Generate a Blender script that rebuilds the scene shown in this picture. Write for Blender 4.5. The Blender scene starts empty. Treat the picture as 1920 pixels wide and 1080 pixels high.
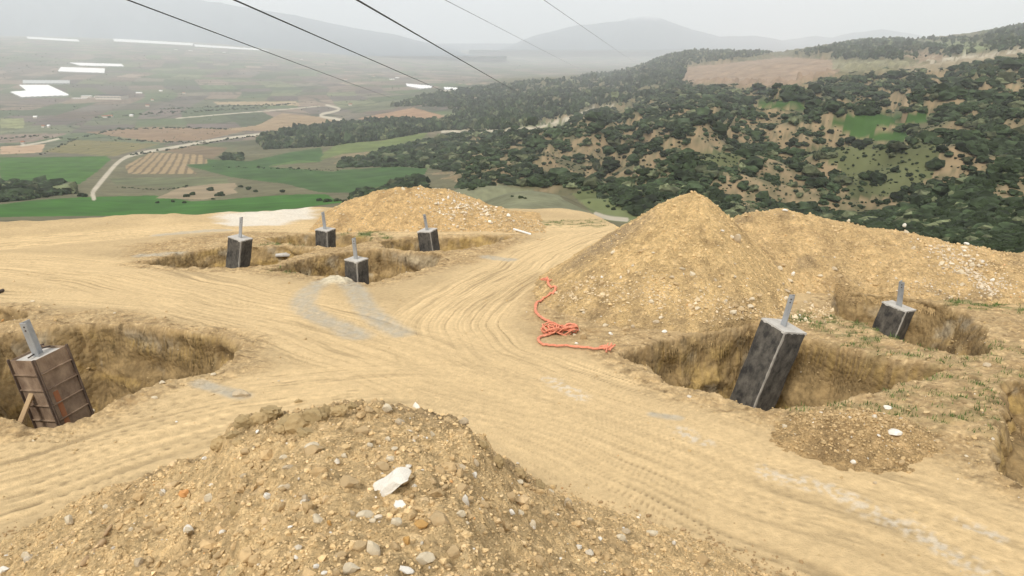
import bpy, bmesh, math, random
import numpy as np
from math import radians as R

# ------------------------------------------------------------------ camera, world, sun, exposure
scn = bpy.context.scene
CZ = 5.8; PITCH = R(19.1); F = 26/36*1920
cam = bpy.data.objects.new('camera', bpy.data.cameras.new('camera'))
scn.collection.objects.link(cam)
cam.location = (0, 0, CZ); cam.rotation_euler = (R(90)-PITCH, 0, 0)
cam.data.lens = 26; cam.data.sensor_width = 36
cam.data.clip_start = 0.1; cam.data.clip_end = 120000
scn.camera = cam
SUN_EL, SUN_AZ = R(48), R(205)          # azimuth clockwise from +Y: behind the camera, a little to the left
world = bpy.data.worlds.new("World"); scn.world = world; world.use_nodes = True
nt = world.node_tree; nt.nodes.clear()
N = nt.nodes.new; L = nt.links.new
out = N('ShaderNodeOutputWorld'); bg = N('ShaderNodeBackground')
sky = N('ShaderNodeTexSky'); sky.sky_type = 'NISHITA'; sky.sun_disc = False
sky.sun_elevation = SUN_EL; sky.sun_rotation = SUN_AZ; sky.dust_density = 4; sky.air_density = 1
# overcast veil: even bright cloud mixed over the blue sky
tc = N('ShaderNodeTexCoord'); no = N('ShaderNodeTexNoise'); no.inputs['Scale'].default_value = 1.3
no.inputs['Detail'].default_value = 4
mp = N('ShaderNodeMapping'); mp.inputs['Scale'].default_value = (1, 1, 5)
L(tc.outputs['Generated'], mp.inputs['Vector']); L(mp.outputs['Vector'], no.inputs['Vector'])
cr = N('ShaderNodeValToRGB')
cr.color_ramp.elements[0].position = 0.3; cr.color_ramp.elements[0].color = (9.6, 9.5, 9.4, 1)
cr.color_ramp.elements[1].position = 0.7; cr.color_ramp.elements[1].color = (11.6, 11.2, 10.7, 1)
L(no.outputs['Fac'], cr.inputs['Fac'])
mx = N('ShaderNodeMix'); mx.data_type = 'RGBA'; mx.inputs['Factor'].default_value = 0.88
L(sky.outputs['Color'], mx.inputs[6]); L(cr.outputs['Color'], mx.inputs[7])
L(mx.outputs[2], bg.inputs['Color']); bg.inputs['Strength'].default_value = 0.092
L(bg.outputs['Background'], out.inputs['Surface'])
sl = bpy.data.lights.new('sun', 'SUN'); sl.energy = 2.9; sl.angle = R(11); sl.color = (1, .95, .87)
so = bpy.data.objects.new('sun', sl); scn.collection.objects.link(so)
so.rotation_euler = (R(90)-SUN_EL, 0, math.pi-SUN_AZ)
scn.view_settings.view_transform = 'Standard'; scn.view_settings.look = 'None'
scn.view_settings.exposure = 0.27; scn.view_settings.gamma = 1
scn.cycles.max_bounces = 8; scn.cycles.volume_bounces = 4; scn.cycles.volume_max_steps = 64

rng = np.random.default_rng(7); random.seed(7)

# ------------------------------------------------------------------ numeric helpers
def sstep(a, b, x):
    t = np.clip((x-a)/(b-a), 0, 1); return t*t*(3-2*t)
def hash2(ix, iy, seed):
    h = (ix.astype(np.int64)*374761393 + iy.astype(np.int64)*668265263 + seed*974634777) & 0xffffffff
    h = ((h ^ (h >> 13))*1274126177) & 0xffffffff
    return ((h ^ (h >> 16)) & 0xffffff)/float(0xffffff)
_pr = np.random.default_rng(99); PT = np.concatenate([_pr.permutation(1024)]*2).astype(np.int32); _ga = _pr.random(1024)*6.2831853; GX = np.cos(_ga); GY = np.sin(_ga)
def gnoise(x, y, seed=0):
    x = np.asarray(x, float); y = np.asarray(y, float)
    ix = np.floor(x); iy = np.floor(y); fx = x-ix; fy = y-iy
    ix = ix.astype(np.int32)+int(seed)*57; iy = iy.astype(np.int32)+int(seed)*131
    ux = fx*fx*fx*(fx*(fx*6-15)+10); uy = fy*fy*fy*(fy*(fy*6-15)+10)
    p0 = PT[ix & 1023]; p1 = PT[(ix+1) & 1023]; y0 = iy & 1023; y1 = (iy+1) & 1023
    def g(p, yy, dx, dy):
        h = PT[p+yy]; return GX[h]*(fx-dx)+GY[h]*(fy-dy)
    a = g(p0, y0, 0, 0); a = a+(g(p1, y0, 1, 0)-a)*ux; b = g(p0, y1, 0, 1); b = b+(g(p1, y1, 1, 1)-b)*ux
    return (a+(b-a)*uy)*1.45
def fbm(x, y, oct=4, seed=0, gain=.5):
    s = 0; a = 1; t = 0
    for o in range(oct):
        s = s+a*gnoise(x*2**o+17.3*o, y*2**o-9.1*o, seed+o); t += a; a *= gain
    return s/t
def billow(x, y, oct=3, seed=0, gain=.55):
    s = 0; a = 1; t = 0
    for o in range(oct):
        s = s+a*np.abs(gnoise(x*2**o+7.3*o, y*2**o+3.7*o, seed+o)); t += a; a *= gain
    return s/t
def worley(x, y, seed=0):
    ix = np.floor(x); iy = np.floor(y); d1 = np.full(np.shape(x), 9.0); cid = np.zeros(np.shape(x))
    for dx in (-1, 0, 1):
        for dy in (-1, 0, 1):
            cx = ix+dx; cy = iy+dy
            px = cx+.1+.8*hash2(cx, cy, seed); py = cy+.1+.8*hash2(cx, cy, seed+5)
            d = (x-px)**2+(y-py)**2; m = d < d1
            d1 = np.where(m, d, d1); cid = np.where(m, hash2(cx, cy, seed+11), cid)
    return np.sqrt(d1), cid
def inpoly(u, v, poly):
    r = np.zeros(np.shape(u), bool); n = len(poly); j = n-1
    for i in range(n):
        xi, yi = poly[i]; xj, yj = poly[j]
        if yi != yj:
            r ^= ((yi > v) != (yj > v)) & (u < (xj-xi)*(v-yi)/(yj-yi)+xi)
        j = i
    return r
def segdist(x, y, pts, closed=False):
    """distance, signed side, arc length to a polyline"""
    D = np.full(np.shape(x), 1e9); T = np.zeros(np.shape(x)); S = np.zeros(np.shape(x)); acc = 0
    n = len(pts)
    for i in range(n if closed else n-1):
        ax, ay = pts[i]; bx, by = pts[(i+1) % n]; dx, dy = bx-ax, by-ay; l = math.hypot(dx, dy)+1e-9
        t = np.clip(((x-ax)*dx+(y-ay)*dy)/l/l, 0, 1); ex = x-ax-t*dx; ey = y-ay-t*dy
        d = np.hypot(ex, ey); m = d < D
        D = np.where(m, d, D); T = np.where(m, (ex*dy-ey*dx)/l, T); S = np.where(m, acc+t*l, S); acc += l
    return D, T, S
def smoothline(pts, k=3):
    p = [tuple(q) for q in pts]
    for _ in range(k):
        q = [p[0]]
        for a, b in zip(p[:-1], p[1:]):
            q += [tuple(.75*np.array(a)+.25*np.array(b)), tuple(.25*np.array(a)+.75*np.array(b))]
        p = q+[p[-1]]
    return p
cP, sP = math.cos(PITCH), math.sin(PITCH)
def ray(u, v): return np.array([u-960, F*cP+(540-v)*sP, -F*sP+(540-v)*cP], float)
def proj(x, y, z):
    dz = z-CZ; dep = np.maximum(y*cP-dz*sP, 1e-3)
    return 960+F*x/dep, 540-F*(y*sP+dz*cP)/dep
def at(u, v, y):
    d = ray(u, v); d = d/d[1]*y; return (d[0], d[1], CZ+d[2])
def g0(x, y):
    t = y-11.; return -0.12*(np.sqrt(t*t+9)+t)/2
def cast(u, v, off=0.):
    d = ray(u, v); d = d/d[1]; lo, hi = 1., 120.
    for _ in range(50):
        m = (lo+hi)/2
        if CZ+d[2]*m < g0(0, m)+off: hi = m
        else: lo = m
    return (d[0]*m, m)
def cl(pts): return [cast(*p) for p in pts]

# ------------------------------------------------------------------ far terrain table
RK = np.array([62, 110, 180, 300, 500, 800, 1200, 1800, 2600, 4000, 6500, 10000, 14000, 24000], float)
UK = {-700: [470, 470, 450, 410, 366, 330, 295, 255, 205, 150, 100, 72, 66, 62],
   0: [480, 470, 440, 402, 362, 325, 290, 255, 205, 150, 100, 72, 66, 62],
 300: [470, 455, 430, 402, 364, 322, 283, 240, 195, 150, 106, 80, 72, 66],
 600: [465, 440, 415, 385, 350, 305, 262, 225, 188, 152, 120, 98, 84, 74],
 850: [455, 425, 392, 362, 325, 285, 245, 205, 172, 150, 128, 110, 95, 84],
1000: [450, 412, 362, 372, 318, 275, 235, 195, 165, 148, 130, 116, 100, 86],
1150: [450, 425, 390, 380, 310, 262, 225, 188, 158, 140, 130, 117, 100, 86],
1300: [470, 440, 402, 348, 290, 240, 195, 165, 128, 100, 125, 118, 102, 86],
1450: [485, 455, 412, 348, 282, 228, 180, 145, 116, 103, 125, 118, 102, 86],
1600: [495, 465, 415, 350, 272, 220, 165, 130, 100, 82, 120, 118, 102, 86],
1750: [505, 465, 408, 338, 262, 212, 155, 118, 92, 76, 110, 115, 102, 86],
1920: [510, 460, 395, 315, 240, 175, 125, 95, 68, 52, 100, 112, 102, 86],
2600: [510, 440, 360, 270, 190, 120, 70, 40, 20, 10, 80, 100, 100, 86]}
us = sorted(UK); azg = np.radians(np.linspace(-60, 60, 601))
tab = np.zeros((len(azg), len(RK)))
def pchip(xk, yk, x):
    h = np.diff(xk); dl = np.diff(yk, axis=-1)/h
    m = np.zeros_like(yk); w1 = 2*h[1:]+h[:-1]; w2 = h[1:]+2*h[:-1]
    a, b = dl[..., :-1], dl[..., 1:]; ok = (a*b) > 0
    with np.errstate(divide='ignore', invalid='ignore'):
        m[..., 1:-1] = np.where(ok, (w1+w2)/(w1/a+w2/b), 0)
    m[..., 0] = dl[..., 0]; m[..., -1] = dl[..., -1]
    i = np.clip(np.searchsorted(xk, x)-1, 0, len(xk)-2); t = (x-xk[i])/h[i]
    t = np.clip(t, 0, 1)
    y0, y1, m0, m1 = yk[..., i], yk[..., i+1], m[..., i], m[..., i+1]
    return ((1+2*t)*(1-t)**2*y0+t*(1-t)**2*h[i]*m0+t*t*(3-2*t)*y1+t*t*(t-1)*h[i]*m1)
for j in range(len(RK)):
    A_, T_ = [], []
    for u in us:
        d = ray(u, UK[u][j]); A_.append(math.atan2(d[0], d[1])); T_.append(d[2]/math.hypot(d[0], d[1]))
    tab[:, j] = pchip(np.array(A_), np.array(T_), np.clip(azg, A_[0], A_[-1]))
LG = np.linspace(math.log(RK[0]), math.log(RK[-1]), 900)
TAB = pchip(np.log(RK), tab, LG)                   # (601, 900) tangent of elevation
def far_T(az, r):
    a = np.clip((az-azg[0])/(azg[1]-azg[0]), 0, 599.999)
    l = np.clip((np.log(r)-LG[0])/(LG[1]-LG[0]), 0, 898.999)
    i = a.astype(int); j = l.astype(int); fa = a-i; fl = l-j
    return ((TAB[i, j]*(1-fa)+TAB[i+1, j]*fa)*(1-fl)+(TAB[i, j+1]*(1-fa)+TAB[i+1, j+1]*fa)*fl)

# ------------------------------------------------------------------ picture-traced regions of the valley (their ground positions follow from the terrain)
FIELDS = [  # (polygon, colour, kind)
 ([(78,285),(143,262),(300,270),(215,293)], (.16,.14,.055), 'orchard'),
 ([(160,248),(285,238),(470,243),(387,262),(300,267)], (.20,.135,.08), 'soil'),
 ([(290,281),(350,272),(428,277),(400,298),(360,292)], (.15,.11,.065), 'soil'),
 ([(0,275),(85,270),(78,286),(0,289)], (.36,.25,.16), 'soil'),
 ([(672,222),(775,202),(835,218),(830,227),(697,229)], (.27,.17,.10), 'soil'),
 ([(400,191),(555,190),(563,198),(407,196)], (.30,.23,.14), 'soil'),
 ([(400,244),(480,236),(530,212),(562,216),(640,222),(630,232),(520,246)], (.25,.18,.105), 'soil'),
 ([(0,295),(200,293),(207,299),(185,320),(150,345),(90,350),(0,346)], (.042,.105,.014), 'green'),
 ([(-200,372),(0,383),(100,372),(290,366),(360,378),(430,373),(560,364),(610,364),(640,380),(500,398),(300,404),(0,408),(-200,410)], (.036,.11,.014), 'green'),
 ([(348,310),(391,299),(420,300),(470,302),(540,286),(602,277),(606,290),(604,302),(500,312),(625,322),(640,318),(745,312),(800,316),(800,325),(760,341),(705,362),(600,360),(530,344),(430,332)], (.04,.085,.022), 'green'),
 ([(560,300),(600,303),(500,311)], (.07,.12,.03), 'green'),
 ([(640,268),(715,264),(800,248),(795,258),(720,280),(640,290),(600,301),(608,285)], (.11,.14,.045), 'grass'),
 ([(204,334),(424,332),(432,346),(358,354),(220,346)], (.11,.12,.06), 'grass'),
 ([(335,352),(400,345),(440,343),(445,362),(380,374),(290,372)], (.24,.19,.12), 'bare'),
 ([(236,310),(285,285),(383,291),(388,307),(346,308),(370,326),(240,326)], (.27,.20,.11), 'vine'),
 ([(1280,153),(1290,125),(1369,118),(1475,107),(1560,112),(1600,124),(1560,140),(1489,160),(1302,160)], (.235,.17,.115), 'soil'),
 ([(1560,112),(1700,113),(1740,119),(1690,130),(1600,136),(1560,130)], (.18,.17,.10), 'grass'),
 ([(1680,104),(1724,93),(1790,108),(1740,114)], (.24,.18,.12), 'bare'),
 ([(1700,125),(1813,102),(1930,90),(1930,101),(1769,129),(1650,140)], (.25,.21,.14), 'bare'),
 ([(1715,75),(1849,78),(1855,96),(1813,96),(1735,84)], (.14,.16,.08), 'grass'),
 ([(1395,196),(1480,186),(1515,189),(1516,208),(1435,203)], (.04,.085,.02), 'green'),
 ([(1547,217),(1740,210),(1744,227),(1700,234),(1671,236),(1640,233),(1640,248),(1705,246),(1690,268),(1640,264),(1590,252),(1560,230)], (.04,.085,.02), 'green'),
 ([(1500,275),(1569,275),(1769,266),(1747,333),(1680,364),(1591,373),(1569,311)], (.10,.11,.05), 'grass'),
 ([(1300,300),(1340,280),(1395,290),(1380,312),(1330,312)], (.09,.10,.045), 'grass'),
 ([(866,352),(925,345),(1047,366),(1130,412),(966,440),(880,430),(800,380)], (.155,.16,.095), 'grass'),
 ([(1076,362),(1108,354),(1194,383),(1200,420),(1125,412)], (.12,.14,.06), 'grass'),
 ([(960,238),(1040,224),(1068,226),(1050,243),(900,250)], (.10,.12,.055), 'grass'),
 ([(0,222),(45,222),(45,240),(0,240)], (.19,.20,.09), 'grass'),
]
BARE = [([(1290,240),(1340,228),(1460,222),(1535,240),(1530,262),(1440,270),(1300,285)], .8),
        ([(1310,290),(1400,290),(1560,280),(1580,340),(1540,380),(1400,390),(1340,350)], .8),
        ([(1840,320),(1960,300),(1960,400),(1870,385)], 1.), ([(1760,265),(1900,255),(1900,300),(1780,300)], .7),
        ([(1620,290),(1670,290),(1680,340),(1640,345)], .6),
        ([(860,290),(960,262),(1000,290),(960,320),(870,312)], .7), ([(640,285),(760,285),(800,310),(640,312)], .8),
        ([(820,322),(920,318),(900,340),(830,345)], 1.), ([(1280,118),(1380,112),(1330,130),(1285,135)], .6)]
WOOD = [  # (polygon, density, conifer)
 ([(480,264),(560,242),(700,230),(800,226),(860,222),(990,208),(1110,190),(1080,212),(1000,236),(920,243),(830,244),(720,262),(620,274),(500,280)], 1.0, 1),
 ([(735,200),(800,178),(850,172),(1000,152),(1090,150),(1280,120),(1300,160),(1240,190),(1110,200),(1000,212),(860,222),(840,200)], .62, 1),
 ([(1060,152),(1130,132),(1230,108),(1300,95),(1450,98),(1415,107),(1290,122),(1270,145),(1150,155)], .85, 1),
 ([(1489,101),(1560,86),(1600,78),(1667,70),(1740,84),(1835,96),(1769,110),(1658,112),(1560,108)], 1.0, 1),
 ([(1720,72),(1820,74),(1900,50),(1990,40),(1990,88),(1860,96)], 1.0, 1),
 ([(850,252),(1000,246),(1070,228),(1150,200),(1280,162),(1490,162),(1600,140),(1770,130),(1990,95),(1990,500),(1500,470),(1180,400),(1080,352),(900,345),(850,320),(800,312),(790,270)], .86, 0),
 ([(640,300),(700,286),(800,262),(900,262),(900,330),(800,315),(700,312),(640,316)], .55, 0),
 ([(-60,340),(60,346),(140,349),(135,362),(40,376),(-60,384)], 1.0, 0),
 ([(690,345),(745,335),(790,336),(800,360),(690,380),(660,375)], .9, 0),
 ([(860,335),(920,335),(925,355),(870,358)], .9, 0),
 ([(420,290),(450,292),(455,316),(425,316)], .9, 0),
]
SPOTS = [(155,364,6),(363,362,5),(395,352,7),(412,362,7),(350,365,5),(452,348,4),(466,352,5),(480,357,4),(530,357,5),(600,372,6),(615,373,7),(632,372,7),(648,374,6),(295,378,4),(325,376,4),(345,378,4),(400,372,3),
 (485,312,3),(520,314,3),(545,313,3),(560,315,3),(655,298,5),(675,303,5),(712,300,7),(735,296,4),(755,300,3),(770,352,5),(885,350,7),(905,346,6),(960,366,4),(975,368,5),(985,370,3),(1085,360,4),(1105,378,3),(1150,390,5),(1140,385,4)]
LINES = [([(240,292),(300,284),(350,276),(430,262),(520,250)], 1.3), ([(75,290),(100,280),(150,258),(220,243),(330,240),(440,243)], 1.3),
 ([(215,262),(300,266),(390,268)], 1.2), ([(300,205),(420,200),(555,195)], 1.), ([(0,262),(60,256),(150,262)], 1.), ([(180,222),(300,212),(460,205),(540,196)], 1.2),
 ([(220,352),(300,356),(360,350)], 1.), ([(400,312),(560,318),(640,320)], .8), ([(490,250),(560,246),(640,236)], 1.)]
ROADS = [([(176,372),(172,362),(186,345),(208,318),(222,303),(242,291),(300,280),(350,272),(400,262),(500,250),(600,239),(650,231)], 5.),
 ([(650,231),(640,224),(602,219),(600,214),(625,210),(641,204),(612,197)], 7.), ([(829,247),(880,246),(925,245),(970,243),(1007,240),(1040,232),(1068,222),(1104,207),(1130,201),(1160,198)], 5.),
 ([(40,273),(70,269),(115,259)], 4.), ([(1117,401),(1140,409),(1175,412)], 1.6), ([(1740,112),(1850,104),(1935,93)], 5.), ([(600,199),(500,208),(420,214),(330,222)],3.)]

def terrain_layers(u, v, r, x, y):
    """plain-ness, bare mask, field id, tree density for points by where they stand"""
    fid = np.full(u.shape, -1)
    for k, (poly, c, kd) in enumerate(FIELDS):
        fid[inpoly(u, v, poly)] = k
    return fid

ids = None
def relief(x, y, r, u, v):
    """eroded relief of the hills (metres)"""
    hill = sstep(780, 1050, u-.0*v)*sstep(90, 200, r)*(1-sstep(3200, 5000, r))
    left = (1-sstep(780, 1050, u))*sstep(100, 250, r)*(1-sstep(1500, 3000, r))
    s = np.clip(r/420, .3, 2.2)
    n = fbm(x/95, y/95, 4, 3); g = -np.abs(fbm(x/70+.3*n, y/70, 4, 9))*1.3
    g2 = -np.abs(fbm(x/150+.25*n, y/150, 4, 29))*1.6
    nofield = np.ones_like(u)
    for poly, c, kd in FIELDS:
        if kd in ('green', 'soil', 'vine', 'orchard'): nofield[inpoly(u, v, poly)] = .25
    return hill*s*(1+.9*sstep(150, 260, r)*(1-sstep(700, 1000, r)))*(8.0*n+23*(g2+.3)+5*(g+.3))*nofield + left*s*1.6*n
def H_far(x, y, detail=True):
    r = np.hypot(x, y)+1e-6; az = np.arctan2(x, y)
    z = CZ+far_T(az, np.maximum(r, 62))*r
    if detail:
        u, v = proj(x, np.maximum(y, 1), z)
        u = np.where(y > 1, u, 1500.)
        z = z+relief(x, y, r, u, v)
    return z

# ------------------------------------------------------------------ building ground: pits, tracks
PITS_ = [(cl([(-110,655),(60,618),(180,604),(300,612),(420,624),(452,638),(440,668),(400,693),(300,714),(235,742),(168,776),(100,797),(40,798),(0,782),(-110,770)]), 2.7, .75),
 (cl([(1160,664),(1240,640),(1330,622),(1420,606),(1500,628),(1600,655),(1700,675),(1772,690),(1740,706),(1640,738),(1540,762),(1440,768),(1380,748),(1250,712)]), 2.6, .7),
 (cl([(1560,548),(1650,550),(1740,562),(1815,585),(1850,615),(1862,664),(1800,668),(1700,645),(1640,612),(1560,592)]), 2.0, .8),
 (cl([(1868,722),(1960,700),(2100,820),(2060,940),(1940,915),(1866,885),(1856,840)]), 1.5, .9),
 (cl([(500,508),(570,485),(640,472),(720,466),(832,477),(818,496),(755,516),(690,532),(620,520),(560,512)]), 2.3, .8),
 (cl([(255,492),(330,476),(420,462),(540,460),(600,468),(540,486),(505,500),(430,503),(320,500)]), 1.9, .9),
 (cl([(480,447),(600,436),(690,440),(700,452),(640,462),(560,462)]), 1.3, .8),
 (cl([(706,452),(800,441),(900,440),(965,443),(930,456),(870,469),(790,472),(720,464)]), 1.7, .8),
 (cl([(-80,575),(30,578),(62,596),(0,609),(-80,612)]), 1.0, .5)]
PITS = [(P_, d_, w_*1.3) for P_, d_, w_ in PITS_]
TRACKS = [(smoothline(cl([(-160,492),(150,502),(350,542),(560,592),(760,652),(1000,736),(1300,855),(1600,965),(2100,1180)])), 2.3),
 (smoothline(cl([(-260,960),(0,885),(150,835),(350,775),(560,738),(800,725),(1000,745),(1200,815)])), 1.9),
 (smoothline(cl([(1150,428),(1040,462),(920,535),(830,590),(840,650),(1000,735)])), 1.7),
 (smoothline(cl([(-100,462),(200,440),(400,424),(600,424),(760,436),(900,430),(1060,428)])), 1.8),
 (smoothline(cl([(0,548),(200,558),(400,575),(620,612),(800,668)])), 1.0),
 (smoothline(cl([(900,720),(1150,775),(1400,865),(1700,960),(2000,1060)])), 1.6)]
GREYS = [(smoothline(cl([(606,528),(574,545),(564,566),(590,592),(640,612),(672,628)])), .42), (smoothline(cl([(650,528),(672,552),(686,578),(705,596),(748,622)])), .42),
 (smoothline(cl([(370,715),(420,728),(455,740)])), .22), (smoothline(cl([(1225,770),(1245,774),(1270,777)])), .14), (cl([(915,482),(955,484)]), .4),
 (cl([(270,478),(330,474)]), .5), (smoothline(cl([(300,440),(360,434),(420,430)])), .5)]
WHITES = [(smoothline(cl([(1440,880),(1560,912),(1660,960),(1760,1010),(1860,1080)])), .2), (cl([(1808,974),(1850,988),(1880,1003)]), .11), (cl([(1275,800),(1320,825)]), .16), (cl([(1030,706),(1090,735)]), .2)]
WHITEPOLY = cl([(405,408),(500,402),(545,393),(592,398),(590,410),(520,420),(420,424)])
BLOB = cast(632, 526)
GRASSP = [(cl([(1500,585),(1600,600),(1700,625),(1680,655),(1560,625),(1480,600)]), .6), (cl([(640,432),(710,430),(730,446),(650,450)]), .9), (cl([(500,452),(580,448),(570,462),(490,462)]), .7),
 (cl([(560,492),(640,482),(600,510),(500,512)]), .5), (cl([(1700,545),(1860,560),(1960,590),(1800,575)]), .6), (cl([(1560,640),(1960,640),(1960,700),(1850,830),(1500,770),(1750,700)]), .22), (cl([(930,415),(1130,412),(1140,424),(960,424)]), .6)]
ROUGHP = [cl([(1150,640),(1400,590),(1640,560),(2100,560),(2300,1000),(1900,900),(1500,850),(1180,740)]), cl([(-200,600),(250,580),(500,620),(480,690),(250,790),(100,880),(-200,920)]),
 cl([(240,460),(460,430),(1000,428),(960,470),(850,500),(700,535),(600,515),(480,512),(260,505)]), cl([(960,520),(1180,480),(1300,600),(1240,650),(1050,640),(980,580)])]
NX0 = None
def edge_r(x, y): return 40.5-13.8*sstep(.06, .24, np.arctan2(x, y))+1.2*fbm(x/6, y/6, 3, 77)
def ground_fields(x, y, full=True):
    """height of the building ground plus colour masks"""
    z = g0(x, y)+.10*fbm(x/5, y/5, 3, 21)+.016*fbm(x/.45, y/.45, 3, 22)
    out = {}
    tr = np.zeros_like(x); rut = np.zeros_like(x); streak = np.zeros_like(x); wsum = np.full_like(x, 1e-6)
    for k, (pl, w) in enumerate(TRACKS):
        xs = np.array([p[0] for p in pl]); ys = np.array([p[1] for p in pl])
        m = (x > xs.min()-w-1) & (x < xs.max()+w+1) & (y > ys.min()-w-1) & (y < ys.max()+w+1)
        if not m.any(): continue
        D, T, S = segdist(x[m], y[m], pl)
        wob = .25*fbm(S/3, T*0+k, 2, 50+k)
        q = 1-sstep(w*.65, w*1.15, D+.3*fbm(x[m]/1.2, y[m]/1.2, 2, 60+k))
        n1 = fbm((T+wob)*5.5, S*.22, 3, 30+k); n2 = gnoise((T+wob)*2.3+9, S*.1, 40+k)
        groove = -sstep(.25, .7, gnoise((T+wob)*4.2, S*.12+5*k, 47+k))
        old = tr[m]; tr[m] = np.maximum(old, q); better = q >= old
        flat_ = .35+.65*sstep(-.3, .3, gnoise(T*.8+3, S*.16, 83+k)); rr = (.010*n1+.016*n2+.022*groove)*flat_; wq = q**5*(1+.8*fbm(x[m]/1.5, y[m]/1.5, 2, 300+k)); rut[m] += wq*rr*q; wsum[m] += wq
        ss = (.7*n1+.7*groove+.6*gnoise((T+wob)*17, S*.35, 80+k)+.5*gnoise((T+wob)*34, S*.8, 86+k))*flat_; g4 = gnoise((T+wob)*5.5+7, S*.07, 87+k); g5 = gnoise((T+wob)*3.1+2, S*.05, 89+k); thin = (1-sstep(.02, .09, np.abs(g4)))*sstep(-.1, .25, gnoise(S*.3, T*.7, 91+k))+.8*(1-sstep(.015, .06, np.abs(g5)))
        ss = ss-1.0*thin; streak[m] += wq*ss*q; rut[m] -= wq*.018*thin*q
    rut /= wsum; streak /= wsum; z = z+rut-.04*tr
    rough = np.zeros_like(x)
    for P in ROUGHP:
        D, _, _ = segdist(x, y, P, True); D = np.where(inpoly(x, y, P), -D, D)
        rough = np.maximum(rough, 1-sstep(-.6, .6, D+.5*fbm(x/.9, y/.9, 3, 13)))
    rough = rough*(1-.85*tr)
    pit = np.zeros_like(x); lip = np.zeros_like(x); dz = np.zeros_like(x)
    for k, (P, dep, w) in enumerate(PITS):
        xs = [p[0] for p in P]; ys = [p[1] for p in P]
        m = (x > min(xs)-2) & (x < max(xs)+2) & (y > min(ys)-2) & (y < max(ys)+2)
        if not m.any(): continue
        xm, ym = x[m], y[m]
        D, _, _ = segdist(xm, ym, P, True); D = np.where(inpoly(xm, ym, P), D, -D)
        D = D+.22*fbm(xm/1.1, ym/1.1, 3, 90+k)+.03*fbm(xm/.3, ym/.3, 2, 95+k)
        t = np.clip(D/w, 0, 1); lv = .5+.25*fbm(xm/1.7, ym/1.7, 2, 97+k); step = sstep(0, .33, t)*lv*.85+sstep(.30, 1, t)*(1-lv*.85)
        fl = .35*fbm(xm/1.3, ym/1.3, 3, 100+k)
        dz[m] = np.minimum(dz[m], -dep*step+fl*step-.5*sstep(w, w+1.6, D))
        pit[m] = np.maximum(pit[m], sstep(0, .12, D))
        lip[m] = np.maximum(lip[m], sstep(-.9, -.1, D)*(1-sstep(0, .1, D)))
    rough = np.maximum(rough, lip*.9)
    z = z+dz+rough*(1-.85*pit)*(.10*billow(x/.6, y/.6, 3, 14)+.07*billow(x/.17, y/.17, 3, 15)-.04)+lip*.05*fbm(x/.5, y/.5, 2, 17)
    z = z+pit*(.12*fbm(x/.7, y/.7, 2, 18))
    # lip of the platform at the far left
    e = edge_r(x, y); r = np.hypot(x, y)
    z = z+.35*sstep(-4, -.5, r-e)*(1-sstep(-.5, 1, r-e))*sstep(-1, -6, x)*(.6+.6*fbm(x/2.5, y/2.5, 3, 19))
    if not full: return z
    grey = np.zeros_like(x); white = np.zeros_like(x)
    for pl, w in GREYS:
        D, T, S = segdist(x, y, pl); grey = np.maximum(grey, (1-sstep(w*.35, w*1.1, D+.25*w*fbm(x/.5, y/.5, 3, 70)))*(.75+.35*fbm(x/.12, y/.5, 2, 71)))
    for pl, w in WHITES:
        D, T, S = segdist(x, y, pl); white = np.maximum(white, (1-sstep(w*.3, w*1.3, D+.8*w*fbm(x/.25, y/.25, 3, 72)))*sstep(-.2, .3, fbm(x/.12, y/.12, 2, 73)))
    D, _, _ = segdist(x, y, WHITEPOLY, True); D = np.where(inpoly(x, y, WHITEPOLY), -D, D)
    white = np.maximum(white, 1.5*(1-sstep(-.5, .4, D+.9*fbm(x/1.6, y/.8, 4, 74)))*(1.15+.4*fbm(x/.4, y/.4, 2, 75)))
    gr = np.zeros_like(x)
    for P, a in GRASSP:
        D, _, _ = segdist(x, y, P, True); D = np.where(inpoly(x, y, P), -D, D)
        gr = np.maximum(gr, (1-sstep(-.3, .4, D))*a*sstep(-.12, .25, fbm(x/.6, y/.35, 3, 76)))
    blob = 1-sstep(.25, .58, np.hypot((x-BLOB[0]), (y-BLOB[1])*.8)+.15*fbm(x/.4, y/.4, 3, 78))
    z = z+.07*blob
    return z, dict(tr=tr, streak=streak, rough=rough, pit=pit, lip=lip, grey=grey, white=white, grass=gr, blob=blob)
def H_ground(x, y, full=False):
    x = np.asarray(x, float); y = np.asarray(y, float)
    r = np.hypot(x, y); e = edge_r(x, y)
    b = sstep(0, 1, (r-e)/(62-e+1e-6))
    b = np.where(y < 2, sstep(30, 62, r), b)
    g = ground_fields(x, y, full)
    z = g[0] if full else g
    drop = -.35*np.maximum(r-e, 0)
    zf = H_far(x, y)
    zz = (z+drop*(1-b))*(1-b)+zf*b
    return (zz, g[1]) if full else zz

def pit_quick(x, y):
    z = g0(x, y)+.10*fbm(x/5, y/5, 3, 21); pit = np.zeros_like(x)
    for k, (P, dep, w) in enumerate(PITS):
        xs = [p[0] for p in P]; ys = [p[1] for p in P]; m = (x > min(xs)-2) & (x < max(xs)+2) & (y > min(ys)-2) & (y < max(ys)+2)
        if not m.any(): continue
        xm, ym = x[m], y[m]; D, _, _ = segdist(xm, ym, P, True); D = np.where(inpoly(xm, ym, P), D, -D)
        D = D+.22*fbm(xm/1.1, ym/1.1, 3, 90+k)+.03*fbm(xm/.3, ym/.3, 2, 95+k); pit[m] = np.maximum(pit[m], sstep(0, .12, D))
        z[m] -= dep*sstep(0, w, D)
    return z, pit
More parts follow.
